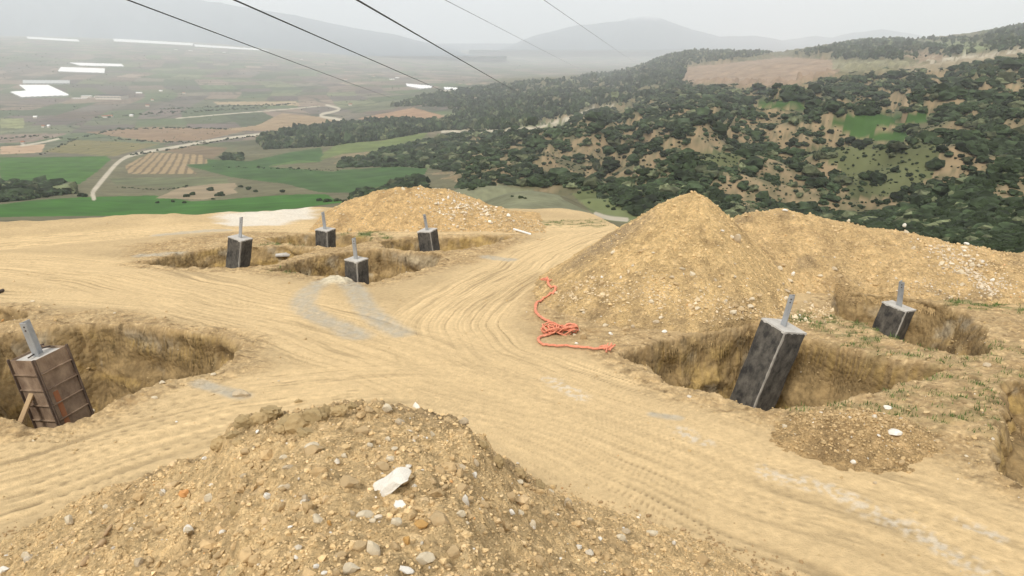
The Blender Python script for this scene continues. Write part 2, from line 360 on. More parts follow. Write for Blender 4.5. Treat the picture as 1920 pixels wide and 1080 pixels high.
# ------------------------------------------------------------------ heaps (height above everything = max)
def lump(x, y, s=1.0, seed=0, amp=1.0):
    wx = x+.03*gnoise(x/.12, y/.12, seed+3); wy = y+.03*gnoise(x/.12+5, y/.12, seed+4)
    w, c = worley(wx/.34, wy/.34, seed+1); w2, c2 = worley(wx/.14, wy/.14, seed+2); w3, c3 = worley(wx/.06, wy/.06, seed+6)
    return amp*(.17*s*fbm(x/.9, y/.9, 3, seed)+.14*np.maximum(.5-w, 0)*(c > .62)+.075*np.maximum(.55-w2, 0)*(c2 > .35)+.035*np.maximum(.55-w3, 0)+.04*fbm(x/.11, y/.11, 3, seed+7))
# foreground heap: a cone the camera stands on; crest traced
CR = [(-300,1130,7.2),(-150,1065,7.1),(0,1003,6.9),(150,932,6.6),(280,880,6.2),(370,846,5.8),(410,825,5.6),(435,795,5.4),(520,764,5.3),(600,752,5.2),(650,750,5.2),(780,760,5.2),(870,780,5.2),(930,838,5.3),(1000,893,5.5),(1100,943,5.8),(1250,1003,6.2),(1450,1082,6.7),(1650,1170,6.7),(1900,1280,6.6)]
ca = []; crr = []; cz = []
for u, v, yy in CR:
    p = at(u, v, yy); ca.append(math.atan2(p[0], p[1])); crr.append(math.hypot(p[0], p[1])); cz.append(p[2])
ca = [-math.pi]+ca+[math.pi]; crr = [6.]+crr+[6.]; cz = [.6]+cz+[.6]
def H_heap(x, y):
    r = np.hypot(x, y); az = np.arctan2(x, y)+.02*fbm(x*1.3, y*1.3, 2, 5)
    rc = np.interp(az, ca, crr); zc = np.interp(az, ca, cz)
    t = np.clip(r/rc, 0, 1.0)
    zin = 4.12+(zc-4.12)*(t**1.06)
    zout = zc-.72*(r-rc)
    k = .10; z = np.where(r < rc, zin, zout)
    z = z-.05*np.exp(-((r-rc)/.25)**2)
    am = sstep(0.3, 1.5, r)
    clod = sstep(-.75, -.45, -np.abs(az+.27)-.0)*np.exp(-((r-rc+.15)/.35)**2)
    return z+lump(x, y, .8, 200)*am*.9-.03+clod*(.12*billow(x/.22, y/.22, 3, 33)-.03)
pk = at(1302, 360, 20.3); HP = pk[2]-g0(0, 20.3)
TH = np.radians([-180, -150, -120, -100, -80, -60, -35, 0, 45, 90, 135, 180]); RR = [3.9, 4.4, 4.7, 4.6, 3.9, 3.1, 2.7, 2.8, 3.2, 3.8, 4.0, 3.9]
def H_pile(x, y):
    dx = x-pk[0]; dy = y-pk[1]; rho = np.hypot(dx, dy); th = np.arctan2(dy, dx)
    Rr = np.interp(th, TH, RR); s = rho/Rr
    a = .13; t = 1+a*.9-(np.sqrt(s*s+a*a))
    foot = -.25*np.exp(-((s-1)/.2)**2)*0
    z = g0(x, y)+HP*np.where(t > 0, t, t*1.0)+foot
    ridge = .05*gnoise(th*9, s*1.2, 61)*sstep(.1, .4, s)
    return z+ridge+lump(x, y, .55, 300)*.6*sstep(0, .2, s+.2)
BC = [(1330,420,21.8),(1385,402,22.4),(1430,397,22.6),(1470,392,22.6),(1560,412,22.5),(1700,437,22.),(1800,460,21.5),(1920,480,21.),(2100,515,20.4),(2300,550,19.8)]
bx = [at(*p)[0] for p in BC]; by = [p[2] for p in BC]; bz = [at(*p)[2] for p in BC]
def H_bank(x, y):
    yc = np.interp(x, bx, by)+.3*fbm(x/1.5, x*0, 2, 6); zc = np.interp(x, bx, bz)+.07*fbm(x/.8, x*0+3, 3, 8)
    h = zc-g0(x, yc); d = y-yc; Rf = 3.1+.4*fbm(x/1.2, y*0, 2, 7)
    s = np.where(d < 0, -d/Rf, d/2.9); a = .16
    t = 1+a*.93-np.sqrt(s*s+a*a)
    xe = sstep(bx[0]-1.6, bx[0]+.6, x)
    gul = .09*fbm(x/.6, y/3.5, 3, 66)*sstep(.1, .5, s)
    return g0(x, y)+h*t*xe-(1-xe)*1.5+gul+lump(x, y, .5, 400)*.6
MC = [(600,399,35),(622,391,34.8),(650,376,34.6),(700,361,34.6),(745,353,34.6),(800,351,34.6),(850,358,34.8),(900,377,35),(940,393,34.8),(985,412,34.2),(1030,424,33)]
mx_ = [at(*p)[0] for p in MC]; my_ = [p[2] for p in MC]; mz_ = [at(*p)[2] for p in MC]
def H_mound(x, y):
    yc = np.interp(x, mx_, my_); zc = np.interp(x, mx_, mz_)+.1*fbm(x/1., x*0+3, 3, 8)
    h = zc-g0(x, yc); d = y-yc; s = np.where(d < 0, -d/2.5, d/4.0); a = .18
    t = 1+a*.92-np.sqrt(s*s+a*a)
    out = sstep(mx_[0]-1, mx_[0]+.5, x)*(1-sstep(mx_[-1]-.5, mx_[-1]+1, x))
    return g0(x, y)+h*t*out-(1-out)+lump(x, y, .8, 500)*.8
SP = cast(1610, 815)
def H_spoil(x, y):
    rho = np.hypot((x-SP[0])/1.15, (y-SP[1])/.8); return g0(x, y)+.34*(1.05-np.sqrt(rho**2+.05))+lump(x, y, .4, 600)*.7
def S_all(x, y):
    return np.maximum.reduce([H_ground(x, y), H_heap(x, y), H_pile(x, y), H_bank(x, y), H_mound(x, y), H_spoil(x, y)])
# ------------------------------------------------------------------ mesh + material helpers
col = scn.collection
def tag(o, label=None, cat=None, group=None, kind=None):
    if label: o['label'] = label
    if cat: o['category'] = cat
    if group: o['group'] = group
    if kind: o['kind'] = kind
    return o
def mesh_np(name, verts, faces, cols=None, mat=None, smooth=True, link=True):
    """faces: (n,3) or (n,4) int array"""
    me = bpy.data.meshes.new(name); verts = np.asarray(verts, np.float32); faces = np.asarray(faces, np.int32)
    k = faces.shape[1]
    me.vertices.add(len(verts)); me.vertices.foreach_set('co', verts.ravel())
    me.loops.add(faces.size); me.loops.foreach_set('vertex_index', faces.ravel())
    me.polygons.add(len(faces)); me.polygons.foreach_set('loop_start', np.arange(0, faces.size, k, dtype=np.int32))
    me.polygons.foreach_set('use_smooth', np.full(len(faces), smooth))
    me.update(calc_edges=True)
    if cols is not None:
        a = me.attributes.new('Col', 'FLOAT_COLOR', 'POINT')
        c = np.ones((len(verts), 4), np.float32); cols = np.asarray(cols); c[:, :cols.shape[1]] = cols; a.data.foreach_set('color', c.ravel())
    if mat: me.materials.append(mat)
    if not link: return me
    o = bpy.data.objects.new(name, me); col.objects.link(o); return o
def grid_faces(nr, nc, wrap=False):
    i = np.arange(nr-1)[:, None]; j = np.arange(nc if wrap else nc-1)[None, :]; j2 = (j+1) % nc
    return np.stack([(i*nc+j), (i*nc+j2), ((i+1)*nc+j2), ((i+1)*nc+j)], -1).reshape(-1, 4)
def material(name, base=None, rough=.95, attr=True, nscale=30, namp=.25, bump=.0, bscale=60, bdist=.02, metallic=0, rnd=0, spec=.2, coarse=0):
    m = bpy.data.materials.new(name); m.use_nodes = True; t = m.node_tree; b = t.nodes['Principled BSDF']
    b.inputs['Roughness'].default_value = rough; b.inputs['Metallic'].default_value = metallic
    b.inputs['Specular IOR Level'].default_value = spec
    tc = t.nodes.new('ShaderNodeTexCoord'); n = t.nodes.new('ShaderNodeTexNoise')
    n.inputs['Scale'].default_value = nscale; n.inputs['Detail'].default_value = 6; n.inputs['Roughness'].default_value = .65
    t.links.new(tc.outputs['Object'], n.inputs['Vector'])
    mr = t.nodes.new('ShaderNodeMapRange'); mr.inputs[1].default_value = .25; mr.inputs[2].default_value = .75
    mr.inputs[3].default_value = 1-namp; mr.inputs[4].default_value = 1+namp
    t.links.new(n.outputs['Fac'], mr.inputs[0])
    vm = t.nodes.new('ShaderNodeVectorMath'); vm.operation = 'SCALE'; t.links.new(mr.outputs[0], vm.inputs['Scale'])
    if attr:
        a = t.nodes.new('ShaderNodeAttribute'); a.attribute_name = 'Col'; t.links.new(a.outputs['Color'], vm.inputs[0])
    else: vm.inputs[0].default_value = base
    last = vm.outputs[0]
    if rnd:
        oi = t.nodes.new('ShaderNodeObjectInfo'); m2 = t.nodes.new('ShaderNodeMapRange')
        m2.inputs[3].default_value = 1-rnd; m2.inputs[4].default_value = 1+rnd; t.links.new(oi.outputs['Random'], m2.inputs[0])
        v2 = t.nodes.new('ShaderNodeVectorMath'); v2.operation = 'SCALE'; t.links.new(last, v2.inputs[0]); t.links.new(m2.outputs[0], v2.inputs['Scale']); last = v2.outputs[0]
    t.links.new(last, b.inputs['Base Color'])
    if bump:
        bn = t.nodes.new('ShaderNodeTexNoise'); bn.inputs['Scale'].default_value = bscale; bn.inputs['Detail'].default_value = 5; bn.inputs['Roughness'].default_value = .7
        t.links.new(tc.outputs['Object'], bn.inputs['Vector'])
        bp = t.nodes.new('ShaderNodeBump'); bp.inputs['Strength'].default_value = bump; bp.inputs['Distance'].default_value = bdist
        t.links.new(bn.outputs['Fac'], bp.inputs['Height'])
        if attr and coarse:
            vo = t.nodes.new('ShaderNodeTexVoronoi'); vo.inputs['Scale'].default_value = coarse; t.links.new(tc.outputs['Object'], vo.inputs['Vector'])
            b2 = t.nodes.new('ShaderNodeBump'); b2.invert = True; b2.inputs['Distance'].default_value = .035
            t.links.new(a.outputs['Alpha'], b2.inputs['Strength']); t.links.new(vo.outputs['Distance'], b2.inputs['Height']); t.links.new(b2.outputs['Normal'], bp.inputs['Normal'])
            n3 = t.nodes.new('ShaderNodeTexNoise'); n3.inputs['Scale'].default_value = 3.5; n3.inputs['Detail'].default_value = 7; n3.inputs['Roughness'].default_value = .7; t.links.new(tc.outputs['Object'], n3.inputs['Vector'])
            m3 = t.nodes.new('ShaderNodeMapRange'); m3.inputs[1].default_value = .3; m3.inputs[2].default_value = .7; m3.inputs[3].default_value = .66; m3.inputs[4].default_value = 1.3; t.links.new(n3.outputs['Fac'], m3.inputs[0])
            mxx = t.nodes.new('ShaderNodeMix'); t.links.new(a.outputs['Alpha'], mxx.inputs[0]); mxx.inputs[2].default_value = 1; t.links.new(m3.outputs[0], mxx.inputs[3])
            v4 = t.nodes.new('ShaderNodeVectorMath'); v4.operation = 'SCALE'; t.links.new(last, v4.inputs[0]); t.links.new(mxx.outputs[0], v4.inputs['Scale']); t.links.new(v4.outputs[0], b.inputs['Base Color'])
        t.links.new(bp.outputs['Normal'], b.inputs['Normal'])
    return m
M_earth = material('earth', nscale=9, namp=.16, bump=.8, bscale=35, bdist=.03, coarse=9)
M_heap = material('loose_earth', nscale=14, namp=.22, bump=1., bscale=45, bdist=.04, coarse=22)
M_far = material('valley_ground', nscale=.035, namp=.22)
M_stone = material('stone', nscale=25, namp=.22, bump=.5, bscale=40, bdist=.02)
M_leaf = material('foliage', nscale=1.2, namp=.35, rnd=0)
M_leafr = material('foliage_single', nscale=1.2, namp=.35, rnd=.25)

def lerp3(a, b, t): return a*(1-t[:, None])+np.asarray(b)*t[:, None]

# ------------------------------------------------------------------ ground sheet (building site)
def az_list(n, half=42.):
    a = np.linspace(-half, half, n); o = np.arange(half+2.5, 180, 2.5)
    return np.radians(np.concatenate([-o[::-1], a, o]))
AZ = az_list(1000)
rs = np.concatenate([np.linspace(.5, 5, 10), np.arange(5.3, 9, .055), np.arange(9, 30, .05), np.arange(30, 44, .085), np.geomspace(44, 62, 40)])
X = (np.sin(AZ)[None, :]*rs[:, None]).ravel(); Y = (np.cos(AZ)[None, :]*rs[:, None]).ravel()
Z, G = H_ground(X, Y, True)
LIGHT = np.array([.55, .41, .225]); BROWN = np.array([.33, .225, .11])
c = np.tile(LIGHT*.86, (len(X), 1))
big = fbm(X/2.6, Y/2.6, 4, 120)
c *= (1+.22*big)[:, None]
c = lerp3(c, LIGHT*1.12, G['tr']*.75)
c *= (1+.34*np.clip(G['streak'], -1.5, .7)*G['tr'])[:, None]
fine = fbm(X/.16, Y/.16, 3, 121)
c = lerp3(c, BROWN*1.05, np.clip(G['rough']*(.62+.7*fbm(X/.7, Y/.7, 3, 122)), 0, 1))
c *= (1+.16*fine*(.3+G['rough']))[:, None]
c = lerp3(c, LIGHT*1.18, np.clip(sstep(.15, .4, fbm(X/.09, Y/.09, 2, 127))*(.12+.5*G['rough']), 0, 1))
c = lerp3(c, BROWN*.62, np.clip(sstep(.18, .45, fbm(X/.3, Y/.22, 3, 128))*(.05+.5*G['rough']+.5*G['lip']), 0, 1))
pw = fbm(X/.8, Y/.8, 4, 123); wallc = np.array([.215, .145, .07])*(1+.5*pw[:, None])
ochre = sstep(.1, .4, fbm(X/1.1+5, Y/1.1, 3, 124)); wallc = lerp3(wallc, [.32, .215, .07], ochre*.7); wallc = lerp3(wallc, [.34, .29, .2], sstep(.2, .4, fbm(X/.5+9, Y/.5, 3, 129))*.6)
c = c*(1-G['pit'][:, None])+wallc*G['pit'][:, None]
c = lerp3(c, [.40, .37, .30], np.clip(G['grey']*1.25, 0, 1)*(.7+.3*fbm(X/.3, Y/.3, 2, 88)))
c = lerp3(c, [.62, .58, .50], np.clip(G['white']*.6, 0, 1)*.9)
c = lerp3(c, [.60, .53, .38], G['blob'])
c = lerp3(c, [.10, .13, .045], np.clip(G['grass']*1.2, 0, 1)*.9)
er = np.hypot(X, Y)-edge_r(X, Y)
c = lerp3(c, [.20, .18, .09], sstep(1.5, 6, er))
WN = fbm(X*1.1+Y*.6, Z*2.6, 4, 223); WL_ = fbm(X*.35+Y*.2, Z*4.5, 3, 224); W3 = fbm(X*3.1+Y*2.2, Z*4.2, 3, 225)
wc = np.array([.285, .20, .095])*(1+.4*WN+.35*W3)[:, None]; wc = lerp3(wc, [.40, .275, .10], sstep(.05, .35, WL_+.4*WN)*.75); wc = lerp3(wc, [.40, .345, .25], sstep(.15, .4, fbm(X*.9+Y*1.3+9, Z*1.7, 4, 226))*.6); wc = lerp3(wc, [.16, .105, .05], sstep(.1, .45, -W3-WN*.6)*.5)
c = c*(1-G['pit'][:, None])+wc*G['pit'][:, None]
c = np.clip(c, .02, .85); c = np.concatenate([c, np.clip(.12+.8*G['rough']+G['pit']+G['lip'], 0, 1)[:, None]], 1)
fb1 = fbm(X*1.3+Y*.9, Z*2.2, 3, 125)+.5*(worley(X*2.2+Y*1.6, Z*3.2, 127)[0]-.45); X = X+.20*G['pit']*fb1*.4; Y = Y+.34*G['pit']*fb1
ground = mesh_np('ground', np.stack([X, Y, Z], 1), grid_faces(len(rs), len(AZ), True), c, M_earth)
tag(ground, 'pale ochre graded earth with wheel tracks and dug pits', 'ground', kind='structure')
del X, Y, Z, G, c

# ------------------------------------------------------------------ heaps of spoil, each its own thing
HEAPS = {}
def heap_col(x, y, base, seed, dark=0):
    c = np.tile(np.array(base), (len(x), 1)); n = fbm(x/.9, y/.9, 4, seed); f = fbm(x/.12, y/.12, 3, seed+1)
    w, ci = worley(x/.13, y/.13, seed+2)
    c *= (1+.18*n+.16*f)[:, None]; c = lerp3(c, np.array(base)*np.array([1.3, 1.32, 1.4]), (ci > .82)*.6*sstep(.55, .3, w))
    c = lerp3(c, np.array(base)*np.array([.62, .6, .6]), sstep(.15, .45, fbm(x/1.4, y/1.4, 3, seed+5))*.55)
    return c
def heap(name, label, cat, f, X, Y, faces, base, seed, extra=None):
    Z = f(X, Y); c = heap_col(X, Y, base, seed)
    if extra is not None: c = extra(X, Y, c)
    # keep only what shows above the ground (a hand's depth below it too)
    Hg, pq = pit_quick(X, Y); keep = (Z > Hg-.3) & (pq < .5)
    Z = np.where(pq > .02, np.minimum(Z, g0(X, Y)-.02-pq*.4), Z)
    fk = keep[faces].any(axis=1); faces = faces[fk]
    used = np.unique(faces); mp_ = np.full(len(X), -1); mp_[used] = np.arange(len(used))
    o = mesh_np(name, np.stack([X, Y, Z], 1)[used], mp_[faces], np.clip(c[used], .02, .8), M_heap)
    tag(o, label, cat); return o
# foreground heap
rs = np.concatenate([np.linspace(.02, 1.6, 20), np.arange(1.65, 5.0, .0125), np.arange(5.0, 8.6, .018), np.linspace(8.7, 13, 12)])
A2 = az_list(950, 43)
X = (np.sin(A2)[None, :]*rs[:, None]).ravel(); Y = (np.cos(A2)[None, :]*rs[:, None]).ravel()
def fg_extra(x, y, c):
    r = np.hypot(x, y); az = np.arctan2(x, y); rc = np.interp(az, ca, crr)
    d = np.exp(-((r-rc+.1)/.22)**2)*sstep(.30, .2, np.abs(az+.27)); d = np.maximum(d, .8*np.exp(-((r-rc)/.2)**2)*sstep(.17, .1, np.abs(az-.03)))
    return lerp3(c, [.36, .26, .145], np.clip(d*(1+fbm(x/.2, y/.2, 2, 9)), 0, 1)*.8)
heap('earth_heap', 'broad stony spoil heap filling the foreground with a crumbling dark crest', 'earth heap', H_heap, X, Y, grid_faces(len(rs), len(A2), True), (.69, .50, .26), 700, fg_extra)
def rect(x0, x1, y0, y1, d):
    xs = np.arange(x0, x1, d); ys = np.arange(y0, y1, d); a, b = np.meshgrid(xs, ys); return a.ravel(), b.ravel(), grid_faces(len(ys), len(xs))
def pile_extra(x, y, c):
    P = cast(1130, 545); d = np.hypot((x-P[0])/1.5, (y-P[1]-.4)/1.3); c = lerp3(c, [.27, .21, .14], (1-sstep(.4, 1.1, d+.4*fbm(x/.7, y/.7, 3, 31)))*.6)
    th = np.arctan2(y-pk[1], x-pk[0]); rho = np.hypot(x-pk[0], y-pk[1]); c = c*(1+.16*fbm(th*14, rho*.5, 3, 32))[:, None]
    return lerp3(c, [.33, .235, .125], sstep(.5, 1., rho/4.2)*sstep(-.2, .3, fbm(x/.8, y/.8, 3, 33))*.6)
X, Y, f = rect(pk[0]-5.6, pk[0]+4.2, pk[1]-5.6, pk[1]+4.6, .022)
heap('earth_heap', 'tall pointed cone of tan spoil beside the orange netting', 'earth heap', H_pile, X, Y, f, (.60, .425, .205), 720, pile_extra)
X, Y, f = rect(bx[0]-2, bx[-1]+1, 16.0, 26.5, .032)
def bank_extra(x, y, c):
    d = y-np.interp(x, bx, by); c = c*(1+.22*fbm(x/.45, d/2.2, 3, 34))[:, None]
    return lerp3(c, [.31, .225, .125], sstep(.1, .4, fbm(x/1.1, y/.9, 3, 35)-.08*(d+2.5))*.7)
heap('earth_bank', 'long low bank of tan spoil running off right behind the tall cone', 'earth bank', H_bank, X, Y, f, (.56, .395, .195), 740, bank_extra)
X, Y, f = rect(mx_[0]-1.2, mx_[-1]+1.2, 29, 39, .05)
heap('earth_heap', 'low stony spoil mound at the far edge of the site', 'earth heap', H_mound, X, Y, f, (.56, .385, .185), 760)
X, Y, f = rect(SP[0]-1.5, SP[0]+1.5, SP[1]-1.1, SP[1]+1.1, .018)
heap('earth_heap', 'small brown dirt heap beside the track in front of the right-hand pits', 'earth heap', H_spoil, X, Y, f, (.45, .31, .15), 780)
del X, Y, f

# ------------------------------------------------------------------ valley and hills
rs = np.geomspace(62, 24000, 820)
AF = az_list(980, 40)
X = (np.sin(AF)[None, :]*rs[:, None]).ravel(); Y = (np.cos(AF)[None, :]*rs[:, None]).ravel()
Z = H_far(X, Y); Rr_ = np.hypot(X, Y)
Z[:len(AF)] = H_ground(X[:len(AF)], Y[:len(AF)])   # seam with the building ground
U, V = proj(X, np.maximum(Y, 1), Z); U = np.where(Y > 1, U, -5000.)
Zs = Z.reshape(len(rs), len(AF)); dr = np.gradient(Zs, axis=0)/np.gradient(rs)[:, None]
slope = np.abs(dr).ravel(); sdr = dr.ravel()
def smooth_w(x0, y0): pass
hillm = sstep(0, 60, U-(820-1.0*(V-240)))*(1-sstep(3800, 5200, Rr_))*sstep(0, 1, (V > 60)*1.)
# base: dry olive grass and thin soil; plain: patchwork
n1 = fbm(X/60, Y/60, 4, 130); n2 = fbm(X/14, Y/14, 3, 131)
base = np.tile(np.array([.115, .108, .06]), (len(X), 1))*(1+.35*n1+.2*n2)[:, None]
bare = np.zeros_like(X)
jx = 2200*fbm(X/55, Y/55, 4, 133)/np.maximum(Rr_, 60)*20; jy = .5*1500*fbm(X/55+9, Y/55, 4, 134)/np.maximum(Rr_, 60)*12
for P, a in BARE: bare = np.maximum(bare, inpoly(U+np.clip(jx, -40, 40), V+np.clip(jy, -22, 22), P)*a)
bare = np.clip(bare*1.15*sstep(-.4, .2, n2+.5*n1)+.6*hillm*sstep(.2, .5, fbm(X/28, Y/28, 4, 132)+.7*slope-.1), 0, 1)
steep = sstep(.30, .55, sdr+.16*fbm(X/18, Y/18, 3, 137))*hillm*sstep(150, 220, Rr_)*(1-sstep(1100, 1500, Rr_)); bare = np.maximum(bare, steep*.9); n3_ = fbm(X/4, Y/4, 3, 135); bare *= 1-.65*sstep(-.1, .35, n3_+.4*n2)
base *= (1+.3*n3_)[:, None]; base = lerp3(base, np.array([.255, .19, .112]), bare)*(1+.3*bare*fbm(X/9+3, Y/9, 3, 136))[:, None]
base = lerp3(base, [.07, .075, .04], hillm*sstep(.12, .4, fbm(X/3.2, Y/3.2, 2, 138))*.6)
ca_, sa_ = math.cos(.35), math.sin(.35)
PX = X*ca_+Y*sa_; PY = -X*sa_+Y*ca_
cellx = np.floor(PX/ (115)+.8*gnoise(PY/900, PX/900, 4)); celly = np.floor(PY/240+.7*gnoise(PX/700, PY/800, 6)+hash2(cellx, cellx*0, 3))
hc = hash2(cellx, celly, 8); hc2 = hash2(cellx, celly, 9)
pal = np.array([.84, .86, .88])*np.array([[.155, .115, .085], [.125, .105, .085], [.18, .135, .10], [.10, .105, .06], [.085, .10, .05], [.14, .12, .085], [.21, .16, .115], [.115, .09, .075], [.09, .115, .05], [.075, .095, .045], [.13, .135, .07]])
pc = pal[(hc*10.999).astype(int)]*(.8+.65*hc2)[:, None]
pc = pc*(1+.16*n1+.12*n2)[:, None]*(1+.10*np.sin((PX*np.cos(hc*3)+PY*np.sin(hc*3))/3.5)*(hc2 > .5))[:, None]
edge = np.minimum(np.abs(gnoise(PX/400, PY/300, 12)), np.abs(gnoise(PX/260+4, PY/520, 13)))
pc = lerp3(pc, [.05, .06, .035], (1-sstep(.015, .05, edge))*.8*(n1 > -.3))
plain = sstep(900, 1500, Rr_)*(1-hillm)
c = base*(1-plain[:, None])+pc*plain[:, None]
for k, (poly, fc, kd) in enumerate(FIELDS):
    m = inpoly(U+np.clip(.09*jx, -4, 4), V+np.clip(.09*jy, -2, 2), poly)
    if not m.any(): continue
    cc = np.tile(np.array(fc), (m.sum(), 1)); x, y = X[m], Y[m]
    amp = {'green': .3, 'soil': .3, 'grass': .45, 'bare': .25, 'vine': .1, 'orchard': .15}[kd]
    cc *= (1+amp*fbm(x/40, y/40, 3, 140+k)+amp*.6*fbm(x/9, y/9, 3, 150))[:, None]
    if kd == 'vine':
        q = np.abs(((U[m]-.25*(V[m]-300)*-1.2) % 15.5)/15.5-.5)*2
        a = math.atan2(at(300, 320, 700)[0], 700); lat = x*math.cos(a+.06)-y*math.sin(a+.06)
        q = np.abs((lat/8.2) % 1-.5)*2; cc = lerp3(cc, [.115, .085, .05], sstep(.5, .8, q)*.9)
    if kd == 'orchard':
        lat = x*.8-y*.6; q = np.abs((lat/7) % 1-.5)*2; cc = lerp3(cc, [.09, .085, .04], sstep(.4, .8, q)*.5)
    if kd == 'green':
        lat = x*.9+y*.35; cc *= (1+.07*np.sin(lat/3.2+2*gnoise(x/60, y/60, 3)))[:, None]
    if kd == 'grass' and fc[0] > .15:
        cc *= (1+.3*fbm(x/6, y/14, 4, 171)+.3*fbm(x/2, y/2, 3, 172))[:, None]
    c[m] = cc
road = np.zeros_like(X)
road_id = np.zeros(len(X), int)
wj = (1.1*fbm(X/15, Y/15, 2, 180))
for k, (pl, w) in enumerate(ROADS):
    pl = smoothline(pl, 2); m = (U > min(p[0] for p in pl)-12) & (U < max(p[0] for p in pl)+12) & (V > min(p[1] for p in pl)-8) & (V < max(p[1] for p in pl)+8)
    D, _, _ = segdist(U[m], V[m], pl)
    pxw = np.clip(.55*w/Rr_[m]*F, 1.0, 5.)
    road[m] = np.maximum(road[m], 1-sstep(pxw*.55, pxw*1.0, D))
c = lerp3(c, [.40, .36, .28], road)
c = np.clip(c, .01, .85)
VERT = np.stack([X, Y, Z], 1)
FF = grid_faces(len(rs), len(AF), True)
fr = road[FF].mean(axis=1) > .5
def sub(name, mask, mat):
    fs = FF[mask]; used = np.unique(fs); mp_ = np.full(len(X), -1); mp_[used] = np.arange(len(used))
    return mesh_np(name, VERT[used], mp_[fs], c[used], mat)
tag(sub('terrain', ~fr, M_far), 'valley plain of patchwork fields and scrubby eroded hills', 'terrain', kind='structure')
tag(sub('dirt_road', fr, M_far), 'pale unpaved roads winding through the valley and hills', 'road', kind='structure')

# ------------------------------------------------------------------ far mountains
def mountain(name, label, pts, dist, base_el, colr, snow=None, depth=5000, seed=0):
    pts = sorted(pts); uu = np.linspace(pts[0][0], pts[-1][0], 160); vv = np.interp(uu, [p[0] for p in pts], [p[1] for p in pts])
    vv = vv+2.2*fbm(uu/40, uu*0, 4, seed)
    V_, C_ = [], []; rows = 26
    for i in range(rows):
        s = i/(rows-1)*2-1             # -1 front foot .. 0 ridge .. 1 back foot
        for u, v in zip(uu, vv):
            p = at(u, v, dist); top = p[2]; az = math.atan2(p[0], p[1]); rr = math.hypot(p[0], p[1])+s*depth
            h = (1-abs(s))**1.15; z = -260+(top+260)*h
            n = float(fbm(np.array([rr/1500]), np.array([u/30]), 4, seed+3)[0])
            z += 260*n*h*(1-h)*3*min(1, max(0, (top+260)/1100-.1))
            V_.append((math.sin(az)*rr, math.cos(az)*rr, z))
            sn = 0 if snow is None else float(np.clip((z-snow)/120+n*.8, 0, 1))
            C_.append(np.array(colr)*(1-sn)+np.array([.85, .87, .9])*sn)
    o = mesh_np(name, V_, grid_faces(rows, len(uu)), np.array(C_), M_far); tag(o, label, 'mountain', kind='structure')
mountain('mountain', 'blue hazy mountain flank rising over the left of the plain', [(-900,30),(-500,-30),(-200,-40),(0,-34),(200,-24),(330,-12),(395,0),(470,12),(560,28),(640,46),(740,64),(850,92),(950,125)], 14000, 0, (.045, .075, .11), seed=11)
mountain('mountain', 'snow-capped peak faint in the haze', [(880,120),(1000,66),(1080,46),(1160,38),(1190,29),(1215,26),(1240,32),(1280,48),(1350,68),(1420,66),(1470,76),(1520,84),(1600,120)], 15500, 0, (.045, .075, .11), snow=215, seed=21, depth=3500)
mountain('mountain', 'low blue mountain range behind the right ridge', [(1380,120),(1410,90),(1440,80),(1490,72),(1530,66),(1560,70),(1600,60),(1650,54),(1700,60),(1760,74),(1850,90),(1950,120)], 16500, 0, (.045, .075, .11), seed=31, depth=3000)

# ------------------------------------------------------------------ rocks
def ico(sub):
    bm = bmesh.new(); bmesh.ops.create_icosphere(bm, subdivisions=sub, radius=1)
    v = np.array([q.co[:] for q in bm.verts]); f = np.array([[q.index for q in p.verts] for p in bm.faces]); bm.free(); return v, f
ICO = {k: ico(k) for k in (1, 2, 3)}
def rock_v(sub, seed, planes=9, jag=.05):
    r = np.random.default_rng(seed); v = ICO[sub][0].copy()
    for _ in range(planes):
        n = r.normal(size=3); n /= np.linalg.norm(n); d = r.uniform(.36, .78); q = v@n
        v -= np.maximum(0, q-d)[:, None]*n
    v *= 1+jag*(r.random(len(v))-.5)[:, None]*2
    return v/np.abs(v).max()
def rotm(r, full=True):
    q = r.normal(size=4); q /= np.linalg.norm(q); w, x, y, z = q
    return np.array([[1-2*(y*y+z*z), 2*(x*y-z*w), 2*(x*z+y*w)], [2*(x*y+z*w), 1-2*(x*x+z*z), 2*(y*z-x*w)], [2*(x*z-y*w), 2*(y*z+x*w), 1-2*(x*x+y*y)]])
def scatter_mesh(name, pts, sizes, cols, tmpl, faces, mat, label, cat='gravel', flat=.75, smooth=False):
    """many small pieces joined into one mesh: tmpl list of (n,3) arrays"""
    r = np.random.default_rng(len(pts)); n = len(pts); nv = len(tmpl[0]); T = np.array(tmpl)
    rots = np.array([rotm(r) for _ in range(64)]); st = r.uniform(.6, 1.25, (n, 3)); st[:, 2] *= flat
    v = T[r.integers(0, len(T), n)]
    v = np.einsum('nij,nkj->nki', rots[r.integers(0, 64, n)], v)*st[:, None, :]*sizes[:, None, None]+pts[:, None, :]
    f = (faces[None]+(np.arange(n)*nv)[:, None, None]).reshape(-1, faces.shape[1])
    c = np.repeat(cols, nv, 0)
    return tag(mesh_np(name, v.reshape(-1, 3), f, np.clip(c, .01, .85), mat, smooth), label, cat, kind='stuff')
PEB = [rock_v(1, 900+i, 6, .1) for i in range(14)]; PF = ICO[1][1]
def stone_cols(n, base, r):
    t = r.random(n); b = np.array(base)
    c = np.where((t < .86)[:, None], b*1.0, np.where((t < .975)[:, None], b*np.array([1.2, 1.24, 1.35]), np.where((t < .993)[:, None], np.array([.56, .50, .40]), np.where((t < .997)[:, None], np.array([.70, .67, .60]), b*np.array([1.1, .8, .6])))))
    return c*r.uniform(.82, 1.1, n)[:, None]
